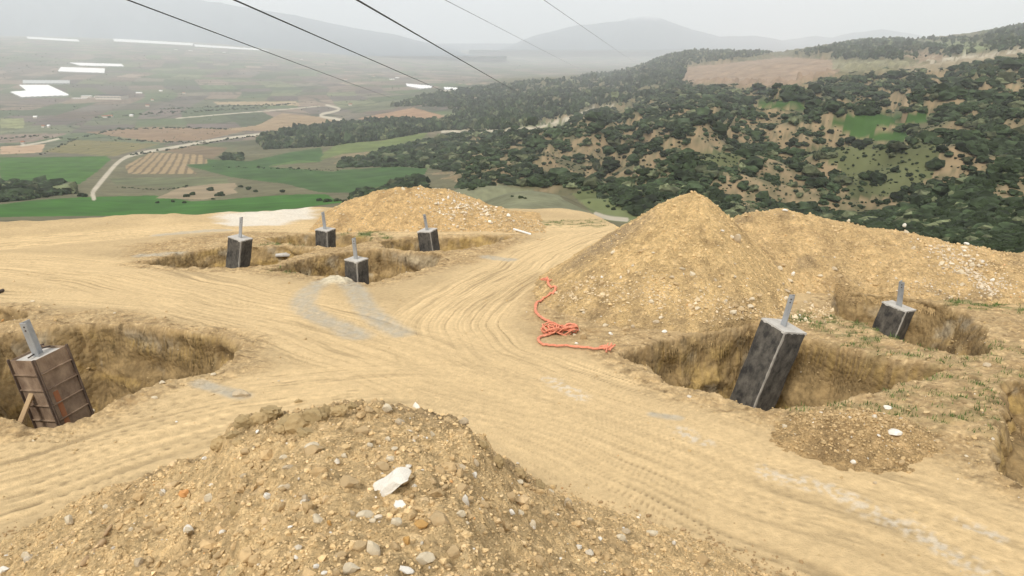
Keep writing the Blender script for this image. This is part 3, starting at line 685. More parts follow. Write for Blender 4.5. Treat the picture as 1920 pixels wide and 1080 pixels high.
def gravel(n, fxy, own, base, smin, smax, label, seed, weight=None, powr=2.6):
    r = np.random.default_rng(seed); x, y = fxy(n, r)
    z = own(x, y)
    hid = np.maximum.reduce([H_ground(x, y), H_heap(x, y), H_pile(x, y), H_bank(x, y), H_mound(x, y), H_spoil(x, y)])
    _, gg = H_ground(x, y, True)
    k = (z > hid-.02) & ((gg['pit'] < .1) | (own is H_ground))
    if weight is not None: k &= r.random(n) < weight(x, y, gg)
    x, y, z = x[k], y[k], z[k]; s = smin*(1-r.random(len(x))*(1-(smin/smax)**powr))**(-1/powr)
    cols = stone_cols(len(x), base, r)
    return scatter_mesh('gravel', np.stack([x, y, z+s*.25], 1), s, cols, PEB, PF, M_stone, label)
def clump(x, y, f, seed, lo=-.2, hi=.4): return sstep(lo, hi, fbm(x/f, y/f, 3, seed))
def fg_pts(n, r):
    az = np.radians(r.uniform(-41, 41, n)); rr = 1.9+6.2*r.random(n)**.9; return np.sin(az)*rr, np.cos(az)*rr
gravel(60000, fg_pts, H_heap, (.61, .445, .235), .006, .034, 'loose stones and crumbs of earth over the foreground heap', 1, lambda x, y, g: .35+.65*clump(x, y, .6, 41))
gravel(17000, lambda n, r: (pk[0]+r.normal(0, 2.2, n), pk[1]-1+r.normal(0, 2.4, n)), H_pile, (.60, .44, .23), .014, .075, 'gravel and small stones on the tall cone of spoil', 2,
       lambda x, y, g: .25+.75*sstep(1.5, 4.5, np.hypot(x-pk[0], y-pk[1]))*clump(x, y, .8, 42))
gravel(6000, fg_pts, H_heap, (.47, .335, .175), .018, .06, 'crumbling clods in the foreground heap', 12, lambda x, y, g: clump(x, y, .5, 49, -.1, .4))
def bank_pts(n, r):
    x = r.uniform(bx[0]-1, bx[-1]-1, n); return x, np.interp(x, bx, by)-3.6+r.random(n)*4.4
def bank_w(x, y, g):
    d = np.abs((x-13.2)-.25*(22-y)); return .3+.4*clump(x, y, .9, 43)+.6*(1-sstep(.5, 1.3, d))
gravel(15000, bank_pts, H_bank, (.56, .41, .22), .014, .08, 'gravel and rubble on the long spoil bank', 3, bank_w)
gravel(5000, lambda n, r: (r.uniform(mx_[0], mx_[-1], n), r.uniform(29.5, 34.5, n)), H_mound, (.52, .41, .25), .02, .12, 'gravel on the low far mound', 4, lambda x, y, g: .3+.7*sstep(-4, 0, x))
gravel(2200, lambda n, r: (SP[0]+r.normal(0, .7, n), SP[1]+r.normal(0, .5, n)), H_spoil, (.46, .33, .17), .012, .06, 'crumbs of earth on the small dirt heap', 5)
def site_pts(n, r):
    az = np.radians(r.uniform(-39, 39, n)); rr = np.exp(r.uniform(math.log(6.5), math.log(40), n)); return np.sin(az)*rr, np.cos(az)*rr
gravel(80000, site_pts, H_ground, (.48, .35, .18), .009, .06, 'loose stones strewn over the trampled ground', 6,
       lambda x, y, g: np.clip(.03+(.6*g['rough']+.5*g['lip'])*clump(x, y, .8, 44)+.35*g['pit']-.02*g['tr'], 0, 1)*sstep(5, 7, np.hypot(x, y)))
def pale_w(x, y, g): return clump(x, y, .5, 48, -.3, .2)
gravel(1000, lambda n, r: ((lambda t: (12.7+.2*t+r.normal(0, .42, n), 21.3-2.9*t))(r.random(n)**.8)), H_bank, (.60, .51, .38), .02, .10, 'spill of whitish rubble down the face of the long bank', 8, pale_w)
gravel(500, lambda n, r: (r.uniform(8.6, 13.5, n), 18.9+r.normal(0, .25, n)), H_bank, (.56, .46, .32), .02, .08, 'pale rubble along the foot of the long bank', 9, pale_w)
gravel(700, lambda n, r: (r.normal(-2.4, 1.1, n), r.normal(33.6, .8, n)), H_mound, (.66, .57, .43), .03, .13, 'whitish rubble on the right side of the far mound', 10, pale_w)
gravel(900, lambda n, r: ((lambda a: (pk[0]+4.3*np.cos(a)+r.normal(0, .35, n), pk[1]+4.2*np.sin(a)+r.normal(0, .3, n)))(r.uniform(-2.6, -.7, n))), lambda x, y: np.maximum(H_pile(x, y), H_ground(x, y)), (.58, .46, .29), .02, .09, 'stones rolled to the foot of the tall cone', 11)
def toe_pts(n, r):
    a = r.uniform(-.7, .65, n); rc = np.interp(a, ca, crr); zc = np.interp(a, ca, cz); rr = rc+zc/.72+r.normal(0, .22, n); return np.sin(a)*rr, np.cos(a)*rr
gravel(3500, toe_pts, H_ground, (.36, .25, .13), .01, .05, 'crumbled earth along the foot of the foreground heap', 7)

# single stones
def surf_cast(uv, n=700, y0=1.5, y1=42):
    """first hit of each picture ray with the site surface"""
    ys = np.geomspace(y0, y1, n); res = []
    D = np.array([ray(u, v) for u, v in uv]); D = D/D[:, 1:2]
    X_ = D[:, :1]*ys; Y_ = np.repeat(ys[None], len(uv), 0); Z_ = CZ+D[:, 2:3]*ys
    S_ = S_all(X_.ravel(), Y_.ravel()).reshape(X_.shape); b = Z_ < S_
    i = np.argmax(b, 1); i = np.where(b.any(1), i, n-1)
    return [(X_[k, i[k]], Y_[k, i[k]], S_[k, i[k]]) for k in range(len(uv))]
COLS = dict(white=(.74, .71, .64), pale=(.60, .52, .38), tan=(.46, .34, .19), grey=(.47, .385, .265), orange=(.52, .31, .11), brown=(.42, .31, .16), dark=(.36, .27, .14))
ROCKM = {}
def stone_obj(name, p, w, h, colr, label, cat='stone', group=None, seed=0, sink=.3, yaw=None, sub=2):
    """w = width in metres, h = height"""
    key = (name, seed % 9, colr)
    if key not in ROCKM:
        v = rock_v(sub if name == 'stone' else 3, 50+seed % 9, 8 if name == 'stone' else 4, .05 if name == 'stone' else .13)
        if name != 'stone':
            v = v*(1+.25*fbm(v[:, 0]*2.2+seed, v[:, 1]*2.2+v[:, 2]*1.7, 3, seed))[:, None]
        base = np.array(COLS[colr]); cc = base*(1+.12*fbm(v[:, 0]*2, v[:, 1]*2+v[:, 2], 2, seed))[:, None]
        if colr in ('white', 'pale'): cc = lerp3(cc, COLS['tan'], sstep(-.1, -.7, v[:, 2])*.7)
        ROCKM[key] = mesh_np(name, v, ICO[sub if name == 'stone' else 3][1], cc, M_stone, False, link=False)
    o = bpy.data.objects.new(name, ROCKM[key]); col.objects.link(o)
    o.location = (p[0], p[1], p[2]+h*.5-h*sink); r = np.random.default_rng(seed)
    o.scale = (w/2*1.05, w/2*r.uniform(.6, .85), h/2*1.05); o.rotation_euler = (r.uniform(-.25, .25), r.uniform(-.3, .3), r.uniform(-.5, .5) if yaw is None else yaw)
    return tag(o, label, cat, group)
ST = [  # (x, y, w, h, colour, label) measured on the heap in the picture
 (940,115,60,36,'tan',None),(1020,118,64,42,'pale','pale rounded stone on the crest of the foreground heap left of the white one'),(1150,92,52,34,'white','small white stone on the crest of the foreground heap'),
 (912,205,80,46,'tan','tan stone just below the crest of the foreground heap'),(1000,368,66,44,'tan',None),(855,440,100,62,'tan','large rounded tan stone left of the big white rock'),
 (575,457,52,36,'grey','grey oval stone left of the large rounded tan stone'),(485,505,40,44,'white',None),(635,495,40,36,'tan',None),(1230,440,40,32,'tan',None),(1415,410,34,28,'white',None),(1420,355,44,40,'grey',None),
 (1380,520,38,74,'white','upright white stone on the right side of the foreground heap'),(1355,580,42,46,'pale',None),(1385,625,24,24,'pale',None),(1260,600,136,66,'tan','long flat tan stone right of the big white rock'),
 (1065,620,62,50,'pale',None),(1165,635,84,34,'orange','flat orange stone below the big white rock'),(710,605,70,42,'pale',None),(762,628,32,28,'orange','small bright orange stone in the foreground heap'),(865,585,36,34,'grey',None),(960,615,42,26,'pale',None),
 (340,565,52,52,'brown','reddish brown stone on the left of the foreground heap'),(125,655,62,50,'pale',None),(282,665,30,30,'white',None),(962,730,76,104,'pale','large cream slab of stone standing at the bottom of the foreground heap'),
 (885,722,92,54,'tan',None),(1060,720,52,50,'tan',None),(1110,700,50,40,'orange',None),(1200,715,42,40,'tan',None),(1320,755,94,70,'tan','large tan stone low on the foreground heap'),(1195,775,84,64,'pale',None),
 (865,828,92,64,'pale','cream stone at the bottom edge of the foreground heap'),(795,845,52,50,'tan',None),(1295,812,46,46,'tan',None),(1440,820,36,42,'tan',None),(1705,795,58,52,'tan',None),(1580,575,42,28,'white',None),(1620,582,48,34,'pale',None),
 (1680,630,42,50,'pale',None),(1530,655,40,40,'tan',None),(1885,735,34,28,'white',None),(1110,830,84,24,'white',None),(705,825,36,30,'white',None),(735,855,40,22,'white',None),(615,780,26,24,'white',None),
 (430,450,30,42,'brown',None),(375,415,36,26,'grey',None),(15,485,34,32,'white',None),(555,330,36,28,'pale',None),(700,292,84,48,'tan',None),(830,320,40,28,'pale',None),(945,270,36,26,'pale',None),(1050,290,42,24,'pale',None),
 (1230,225,26,42,'pale',None),(1840,545,40,38,'tan',None),(1750,485,46,32,'tan',None),(1575,505,64,56,'tan',None)]
L2 = [(i[0]/2.4+300, i[1]/2.4+720, i[2]/2.4, i[3]/2.4, i[4], i[5]) for i in ST]
L2 += [(50,1043,20,26,'pale','pale stone at the far left foot of the foreground heap'),(8,1068,26,14,'white',None),(353,992,24,22,'white',None),(418,997,16,14,'white',None),(197,950,14,12,'pale',None),(308,920,12,16,'white',None),(130,975,24,18,'pale',None),(170,962,12,9,'pale',None),(440,948,20,22,'brown',None),
 (1008,1050,24,22,'tan',None),(1320,1047,30,30,'tan','tan boulder at the lower right of the foreground heap'),(1222,1000,26,12,'pale',None),(1263,1018,10,16,'white',None),(1085,1025,12,9,'white',None),(1000,983,12,22,'white',None),(1064,944,20,16,'grey',None),(1032,921,18,14,'pale',None),(457,893,14,10,'grey',None),(384,863,10,8,'white',None)]
NEARW = [(1136,609,12,9,'pale'),(1173,615,17,13,'tan'),(1145,626,11,7,'white'),(1093,586,9,9,'pale'),(1082,618,17,11,'pale'),(1093,632,16,16,'tan'),(1076,627,10,7,'pale'),(1246,622,12,6,'white'),(1230,604,14,9,'grey'),(1240,600,10,7,'pale'),(1186,611,10,10,'grey'),(1081,643,9,6,'white'),(1163,521,6,11,'white'),(1129,520,7,5,'white'),
 (1381,447,20,18,'grey'),(1371,444,12,9,'pale'),(1487,512,8,7,'white'),(1800,510,13,13,'pale'),(1805,535,10,9,'pale'),(1712,465,8,10,'pale'),(1677,811,32,15,'white'),(1848,683,18,8,'grey'),(1664,763,20,9,'white'),(1591,760,10,10,'brown'),(1845,520,9,7,'pale'),(1860,525,9,8,'white'),(1835,498,8,7,'pale'),(1843,490,7,8,'white'),(1815,480,9,7,'pale'),(1808,470,8,6,'white'),
 (1471,393,14,6,'white'),(1498,395,12,5,'pale'),(1695,422,9,7,'white'),(1698,435,15,9,'pale'),(1591,413,8,6,'pale'),(1812,456,10,6,'white'),
 (832,377,6,6,'white'),(840,374,6,7,'white'),(852,377,7,6,'white'),(905,392,7,7,'white'),(954,403,10,8,'white'),(822,384,5,6,'white'),(755,353,14,6,'pale'),(868,398,8,5,'pale'),(850,405,9,6,'pale'),(860,392,7,5,'white'),(875,393,8,5,'pale'),(785,355,6,4,'white'),(920,389,6,5,'pale'),
 (95,775,14,6,'white'),(175,770,9,6,'pale'),(62,826,8,5,'pale'),(215,588,6,5,'pale'),(60,565,10,5,'pale'),(305,718,14,7,'pale'),(290,745,16,7,'pale'),(400,703,12,6,'pale'),(330,790,6,4,'white'),(1811,856,10,5,'pale'),(1598,870,14,8,'white'),(1470,798,16,10,'pale'),(1690,868,14,12,'tan'),(1640,905,8,8,'grey')]
NL = {(1173,615):'round tan stone at the foot of the tall cone of spoil',(1093,632):'square tan stone right of the knotted orange netting',(1082,618):'flat cream stone right of the knotted orange netting',(1246,622):'small white stone at the rim between the tall cone and the pit',(1163,521):'small upright white stone on the face of the tall cone',
 (1381,447):'grey boulder in the dip between the tall cone and the long bank',(1677,811):'long white stone behind the small dirt heap',(1664,763):'flat white stone on the ground between the right pit and the small dirt heap',(1800,510):'pale boulder on the long bank',(1471,393):'white stone on the crest of the long bank nearest the tall cone',(1698,435):'pale stone just under the crest of the long bank',(954,403):'white stone at the right foot of the far mound',(755,353):'pale stone on the top of the far mound',(1487,512):'small white stone at the foot of the long bank',(1848,683):'grey stone right of the near right pit',(1171,0):''}
allst = [(a[0], a[1], a[2], a[3], a[4], a[5], 'fg') for a in L2]+[(a[0], a[1], a[2], a[3], a[4], NL.get((a[0], a[1])), 'site') for a in NEARW]
hits = surf_cast([(a[0], a[1]+a[3]*.35) for a in allst])
for k, (a, p) in enumerate(zip(allst, hits)):
    dep = p[1]*cP-(p[2]-CZ)*sP; w = a[2]*dep/F; h = a[3]*dep/F
    grp = {'white': 'small white stones', 'pale': 'pale cream stones', 'tan': 'tan stones', 'grey': 'grey stones', 'orange': 'orange stones', 'brown': 'brown stones'}[a[4]]+(' in the foreground heap' if a[6] == 'fg' else ' about the site')
    lab = a[5] or {'fg': 'small %s stone half buried in the foreground heap', 'site': 'small %s stone lying on the dug earth'}[a[6]] % {'pale': 'cream'}.get(a[4], a[4])
    stone_obj('stone', p, w, h*1.15, a[4], lab, group=None if a[5] else grp, seed=k, sink=.33)
# the big white rock: two joined jagged lobes
bp_ = surf_cast([(737, 916)])[0]
vv_ = ICO[3][0]*np.array([1, .5, .36]); rq = np.random.default_rng(31)
for nn_, dd in (((.5, -.2, .8), .34), ((-.6, -.1, .75), .42), ((-.1, -.8, .5), .36), ((.9, -.3, .1), .72), ((-.95, -.2, -.1), .8), ((.2, -.6, -.6), .33), ((-.3, .3, .9), .30), ((.75, -.3, -.6), .55)):
    nn_ = np.array(nn_)/np.linalg.norm(nn_); q_ = vv_@nn_; vv_ = vv_-np.maximum(0, q_-dd)[:, None]*nn_
vv_ = vv_*(1+.05*(rq.random(len(vv_))-.5)[:, None]); vv_[:, 2] += .16*np.sin(vv_[:, 0]*3.2)-.10*np.exp(-((vv_[:, 0]+.05)/.2)**2)*(vv_[:, 2] > 0); ff_ = ICO[3][1]
wr = mesh_np('rock', vv_, ff_, np.tile([.70, .67, .60], (len(vv_), 1))*(1+.06*fbm(vv_[:, 0]*3, vv_[:, 1]*3+vv_[:, 2], 3, 4))[:, None], M_stone, False)
dep = bp_[1]*cP-(bp_[2]-CZ)*sP; k = 47*dep/F; wr.scale = (k, k, k); wr.location = (bp_[0], bp_[1], bp_[2]+.22*k); wr.rotation_euler = (.3, -.22, .12)
tag(wr, 'big jagged bright white rock in the middle of the foreground heap', 'rock')
# further loose stones over the foreground heap, each its own
r = np.random.default_rng(77); az = np.radians(r.uniform(-37, 33, 150)); rr = r.uniform(2.4, 6.3, 150)
px_, py_ = np.sin(az)*rr, np.cos(az)*rr; pz_ = H_heap(px_, py_); ok = pz_ > H_ground(px_, py_)
for k in range(150):
    if not ok[k]: continue
    w = r.uniform(.045, .10); cn = ['tan', 'tan', 'pale', 'brown', 'tan', 'grey'][k % 6]
    stone_obj('stone', (px_[k], py_[k], pz_[k]), w, w*r.uniform(.5, .8), cn, 'small %s stone half buried in the foreground heap' % {'pale': 'cream'}.get(cn, cn), group={'pale': 'pale cream stones'}.get(cn, cn+' stones')+' in the foreground heap', seed=200+k)
r = np.random.default_rng(78); sx, sy, sl_ = [], [], []
for k in range(70):
    if k < 40: a_ = r.uniform(-2.7, -.5); q_ = r.uniform(2.6, 4.6); sx.append(pk[0]+q_*math.cos(a_)); sy.append(pk[1]+q_*math.sin(a_)); sl_.append('lying at the foot of the tall cone of spoil')
    elif k < 60: xx = r.uniform(7.2, 13.5); sx.append(xx); sy.append(20.3-r.random()*1.6); sl_.append('lying on the long spoil bank')
    else: sx.append(r.uniform(-7, -.5)); sy.append(r.uniform(31.8, 33.6)); sl_.append('lying on the far spoil mound')
sx, sy = np.array(sx), np.array(sy); sz_ = S_all(sx, sy); _, pq_ = pit_quick(sx, sy)
for k in range(70):
    if pq_[k] > .02: continue
    w = r.uniform(.09, .22); cn = ['tan', 'pale', 'tan', 'grey', 'pale'][k % 5]; nm = {'pale': 'cream'}.get(cn, cn)
    stone_obj('stone', (sx[k], sy[k], sz_[k]), w, w*r.uniform(.5, .8), cn, 'rough %s stone %s' % (nm, sl_[k]), group=nm+' stones '+sl_[k], seed=500+k)
# dark clods on the crest
CLOD = [(413,824,30,30),(437,812,22,18),(462,790,34,30),(486,778,36,34),(510,772,34,34),(536,786,34,30),(560,790,44,40),(588,778,40,34),(612,768,36,30),(638,764,30,24),(659,760,18,20),(560,753,12,9),(525,800,26,20),(575,806,30,22),(932,862,22,26),(975,884,24,26),(905,832,18,14),(1010,905,26,16),(448,826,20,14)]
for k, (a, p) in enumerate(zip(CLOD, surf_cast([(a[0], a[1]+a[3]*.4) for a in CLOD]))):
    dep = p[1]*cP-(p[2]-CZ)*sP; w = a[2]*dep/F*1.25
    lab = {0: 'dark clod of earth at the left end of the foreground crest', 10: 'small dark clod sticking up on the foreground crest', 14: 'dark clod on the right flank of the foreground heap', 6: 'largest dark clod on the foreground crest'}.get(k, 'dark crumbling clod of earth on the crest of the foreground heap')
    stone_obj('earth_clod', p, w, a[3]*dep/F*1.1, 'dark' if k % 3 else 'brown', lab, 'clod', None if k in (0, 10, 14, 6) else 'dark clods along the crest', seed=300+k, sink=.35)
gl = surf_cast([(453, 744)])[0]; dep = gl[1]*cP-(gl[2]-CZ)*sP
stone_obj('concrete_lump', gl, 36*dep/F, 15*dep/F, 'grey', 'smooth grey lump of spilled concrete on the track', 'concrete lump', seed=5, sink=.3)

# ------------------------------------------------------------------ footings
def concrete_mat(name, base, stain, sc=3., zmul=.35, bump=.3, rough=.9):
    m = bpy.data.materials.new(name); m.use_nodes = True; t = m.node_tree; b = t.nodes['Principled BSDF']; b.inputs['Roughness'].default_value = rough
    tc = t.nodes.new('ShaderNodeTexCoord'); mpn = t.nodes.new('ShaderNodeMapping'); mpn.inputs['Scale'].default_value = (1, 1, zmul); n = t.nodes.new('ShaderNodeTexNoise'); n.inputs['Scale'].default_value = sc; n.inputs['Detail'].default_value = 8; n.inputs['Roughness'].default_value = .7
    t.links.new(tc.outputs['Object'], mpn.inputs['Vector']); t.links.new(mpn.outputs[0], n.inputs['Vector'])
    c = t.nodes.new('ShaderNodeValToRGB'); c.color_ramp.elements[0].position = .38; c.color_ramp.elements[1].position = .72
    c.color_ramp.elements[0].color = (*base, 1); c.color_ramp.elements[1].color = (*stain, 1); t.links.new(n.outputs['Fac'], c.inputs['Fac']); t.links.new(c.outputs[0], b.inputs['Base Color'])
    bp = t.nodes.new('ShaderNodeBump'); bp.inputs['Strength'].default_value = bump; bp.inputs['Distance'].default_value = .01
    n2 = t.nodes.new('ShaderNodeTexNoise'); n2.inputs['Scale'].default_value = 28; n2.inputs['Detail'].default_value = 6; t.links.new(tc.outputs['Object'], n2.inputs['Vector'])
    t.links.new(n2.outputs['Fac'], bp.inputs['Height']); t.links.new(bp.outputs[0], b.inputs['Normal']); return m
M_dark = concrete_mat('bitumen_coated_concrete', (.026, .024, .022), (.15, .135, .11), 5.5, .7)
M_pale = concrete_mat('fresh_concrete', (.50, .48, .44), (.34, .32, .29), 5, 1)
M_seam = concrete_mat('worn_concrete_edge', (.42, .39, .34), (.16, .15, .13), 12, .4)
M_galv = concrete_mat('galvanised_steel', (.36, .38, .40), (.25, .265, .28), 9, .5, .05, .45)
M_galv.node_tree.nodes['Principled BSDF'].inputs['Metallic'].default_value = .35
M_rust = concrete_mat('rusty_steel', (.13, .082, .052), (.36, .265, .18), 2.8, .7, .3, .75)
M_rust2 = concrete_mat('orange_rust', (.28, .10, .04), (.36, .17, .08), 4, .3, .3, .8)
M_edge = concrete_mat('dark_steel', (.03, .025, .022), (.09, .06, .045), 8, .5, .2, .7)
M_rustd = concrete_mat('dark_rusty_steel', (.06, .04, .03), (.17, .115, .08), 6, .5, .2, .75)
M_wood = concrete_mat('weathered_timber', (.30, .20, .105), (.42, .30, .17), 6, .15, .3)
M_plast = material('white_plastic', (.72, .72, .70), nscale=6, namp=.1, attr=False)
def bm_obj(name, bm, mat, parent=None, smooth=False):
    me = bpy.data.meshes.new(name); bm.normal_update(); bm.to_mesh(me); bm.free(); me.materials.append(mat)
    if smooth: me.shade_smooth() if hasattr(me, 'shade_smooth') else None
    o = bpy.data.objects.new(name, me); col.objects.link(o)
    if parent: o.parent = parent
    return o
from mathutils import Vector, Matrix
def add_box(bm, c, s, rot=None, bev=0, div=0, jit=0, seed=0):
    r = bmesh.ops.create_cube(bm, size=1); vs = r['verts']
    bmesh.ops.scale(bm, vec=s, verts=vs)
    if bev:
        es = list({e for v in vs for e in v.link_edges}); g = bmesh.ops.bevel(bm, geom=es, offset=bev, segments=2, affect='EDGES'); vs = list({v for f in g['faces'] for v in f.verts} | {v for v in vs if v.is_valid})
    if rot is not None: bmesh.ops.rotate(bm, matrix=rot, verts=vs)
    bmesh.ops.translate(bm, vec=c, verts=vs); return vs
def shaft_mesh(name, s, z0, z1, mat, parent, seed, chip=.02):
    """square shaft with chipped arrises, finely divided"""
    n = 10; m = 40; pts = []
    per = []
    for k in range(4):
        a = [(-1, -1), (1, -1), (1, 1), (-1, 1)][k]; b = [(1, -1), (1, 1), (-1, 1), (-1, -1)][k]
        for i in range(n): per.append((a[0]+(b[0]-a[0])*i/n, a[1]+(b[1]-a[1])*i/n))
    per = np.array(per)*s/2; V_ = []
    for j in range(m+1):
        z = z0+(z1-z0)*j/m; rad = np.hypot(per[:, 0], per[:, 1]); corner = (rad > s*.69)
        nn = fbm(np.full(len(per), z*3.)+np.arange(len(per))*3.3*corner, per[:, 0]*3+per[:, 1]*5+seed, 3, seed)
        k_ = 1-.012*nn-corner*chip*(.6+.6*nn)/(s*.7)
        for p, q in zip(per, k_): V_.append((p[0]*q, p[1]*q, z))
    F_ = grid_faces(m+1, len(per), True); o = mesh_np(name, V_, F_, None, mat, False); o.parent = parent
    # close ends
    bm = bmesh.new(); bm.from_mesh(o.data); bmesh.ops.holes_fill(bm, edges=[e for e in bm.edges if e.is_boundary], sides=0); bmesh.ops.recalc_face_normals(bm, faces=bm.faces); bm.to_mesh(o.data); bm.free(); return o
def lean(u, v, y, ub, vb, up=False):
    """direction of a leaning axis through the point seen at (u,v) that also passes the picture point (ub,vb)"""
    T = np.array(at(u, v, y)); lo, hi = 0, 5
    sgn = 1 if up else -1; best = None
    for t in np.linspace(.1, 5, 500):
        q = proj(T[0], T[1], T[2]+sgn*t)
        if (q[1] <= vb if up else q[1] >= vb): best = t; break
    t = best or 2; d = ray(ub, vb); xx = d[0]/d[1]*T[1]
    ax = Vector((T[0]-xx, 0, t)) if not up else Vector((xx-T[0], 0, t))
    return T, ax.normalized(), t
COLS_ = [  # top centre, bottom seen, post foot, post head, depth, side, yaw, post width, label
 dict(t=(1470,610), b=(1410,755), h=(1487,554), y=14.3, s=.67, yaw=27, pw=.14, lab='tall leaning black concrete footing in the near right pit'),
 dict(t=(1686,573), b=(1669,614), h=(1691,528), y=17.9, s=.64, yaw=39, pw=.14, lab='short black concrete footing in the far right pit with a steel angle on top'),
 dict(t=(668,485), b=(670,525), h=(664,447), y=21.7, s=.52, yaw=59, pw=.14, lab='black concrete footing right behind the two curved grey tyre streaks'),
 dict(t=(451,445), b=(446,499), h=(453,408), y=24.2, s=.57, yaw=66, pw=.12, lab='leftmost of the four black footings in the far cluster, near a white patch'),
 dict(t=(610,429), b=(611,459), h=(606,398), y=28.5, s=.575, yaw=67, pw=.15, lab='small black concrete footing farthest back, in front of the far spoil mound'),
 dict(t=(801,431), b=(806,467), h=(796,402), y=27.4, s=.58, yaw=67, pw=.12, lab='black footing leaning left at the right end of the far cluster')]
CE = {}
def orient(axis, yaw):
    z = axis; x = Vector((math.cos(R(yaw)), math.sin(R(yaw)), 0)); x = (x-z*x.dot(z)).normalized(); y = z.cross(x); return Matrix((x, y, z)).transposed()
def add_post(parent, Tm, C, head, y, pw, inv):
    """galvanised angle iron standing in the top of the footing, in the footing's own frame"""
    T = Vector(C); d = ray(*head); 
    lo = None
    for t in np.linspace(.1, 2.5, 300):
        if proj(T.x, T.y, T.z+t)[1] <= head[1]: lo = t; break
    xx = d[0]/d[1]*T.y; tip = Vector((xx, T.y, T.z+lo)); a = inv@(T-Vector(C)); b = inv@(tip-Vector(C)); L_ = b.length; ax = (b-a).normalized()
    bm = bmesh.new(); th = .016
    add_box(bm, (pw/2, 0, L_/2-.05), (pw, th, L_+.1)); add_box(bm, (th/2, pw/2+th/2+.0005, L_/2-.05), (th, pw, L_+.1))
    x = Vector((1, 0, 0)); x = (x-ax*x.dot(ax)).normalized(); yv = ax.cross(x); M = Matrix((x, yv, ax)).transposed()
    bmesh.ops.translate(bm, vec=(-pw*.35, -pw*.35, 0), verts=bm.verts); bmesh.ops.rotate(bm, matrix=Matrix.Rotation(R(-92), 3, 'Z'), verts=bm.verts); bmesh.ops.rotate(bm, matrix=M, verts=bm.verts)
    post = bm_obj('steel_angle', bm, M_galv, parent)
    for k in range(2):
        bm = bmesh.new(); g = bmesh.ops.create_cone(bm, cap_ends=True, segments=6, radius1=.014, radius2=.014, depth=.03)
        q = Matrix.Rotation(R(-92), 3, 'Z')@Vector((pw*.25, -pw*.35-.008, 0))
        bmesh.ops.rotate(bm, matrix=Matrix.Rotation(R(90), 3, 'X'), verts=bm.verts); bmesh.ops.rotate(bm, matrix=Matrix.Rotation(R(-92), 3, 'Z'), verts=bm.verts)
        bmesh.ops.translate(bm, vec=q+Vector((0, 0, L_-.07-.07*k)), verts=bm.verts); bmesh.ops.rotate(bm, matrix=M, verts=bm.verts)
        bo = bm_obj('bolt_hole_dark', bm, M_edge, post)  # dark plug standing in for the shaded hollow of a bolt hole
for k, c_ in enumerate(COLS_):
    T, ax, t = lean(*c_['t'], c_['y'], *c_['b']); root = bpy.data.objects.new('concrete_footing', None); col.objects.link(root)
    M = orient(ax, c_['yaw']); Lz = 3.1 if k < 2 else 2.6; s = c_['s']
    foot = Vector(T)-ax*Lz
    root.matrix_world = Matrix.Translation(foot)@M.to_4x4()
    tag(root, c_['lab'], 'concrete footing', 'leaning tower footings standing in the pits')
    shaft_mesh('shaft', s, 0, Lz-.035, M_dark, root, 10+k)
    # cap: trowelled pale top, a touch ragged
    bm = bmesh.new(); bmesh.ops.create_grid(bm, x_segments=16, y_segments=16, size=s/2*1.0)
    for v in bm.verts:
        e = max(abs(v.co.x), abs(v.co.y)) > s*.49
        if e: v.co.x *= 1+.015*math.sin(v.co.y*37+k); v.co.y *= 1+.015*math.sin(v.co.x*41+k*2)
        v.co.z = Lz+.006*math.sin(v.co.x*9+k)*math.cos(v.co.y*7)
    g = bmesh.ops.extrude_face_region(bm, geom=list(bm.faces)); 
    for v in [q for q in g['geom'] if isinstance(q, bmesh.types.BMVert)]: v.co.z -= .033+.02*(math.sin(v.co.x*31+v.co.y*23+k) > .3)*(max(abs(v.co.x), abs(v.co.y)) > s*.48)
    bmesh.ops.recalc_face_normals(bm, faces=bm.faces); bm_obj('cap', bm, M_pale, root)
    # worn pale arris nearest the camera
    cor = min([(-1, -1), (1, -1), (1, 1), (-1, 1)], key=lambda q: (root.matrix_world@Vector((q[0]*s/2, q[1]*s/2, Lz))).y)
    V_ = []; m = 60
    for j in range(m+1):
        z = (Lz-.03)*j/m; n1_ = float(fbm(np.array([z*4.]), np.array([k*3.]), 3, 5)[0]); n2_ = float(fbm(np.array([z*5.+9]), np.array([k*3.]), 3, 6)[0])
        wa = .040+.035*n1_+(.02 if k in (3, 4) else 0); wb = .028+.026*n2_
        e = s/2+.005
        V_ += [((e-max(.004, wa))*cor[0], e*cor[1], z), (e*cor[0]*1.0, e*cor[1], z), (e*cor[0], (e-max(.004, wb))*cor[1], z), ((e-.03)*cor[0], (e-.03)*cor[1], z)]
    o = mesh_np('worn_edge', V_, grid_faces(m+1, 4, True), None, M_seam, False); o.parent = root
    inv = root.matrix_world.to_3x3().inverted(); e_ = bpy.data.objects.new('tmp', None)
    before = set(col.objects); add_post(root, T, T, c_['h'], c_['y'], c_['pw'], inv)
    for o in set(col.objects)-before:
        if o.parent is root: o.location = (0, 0, Lz)
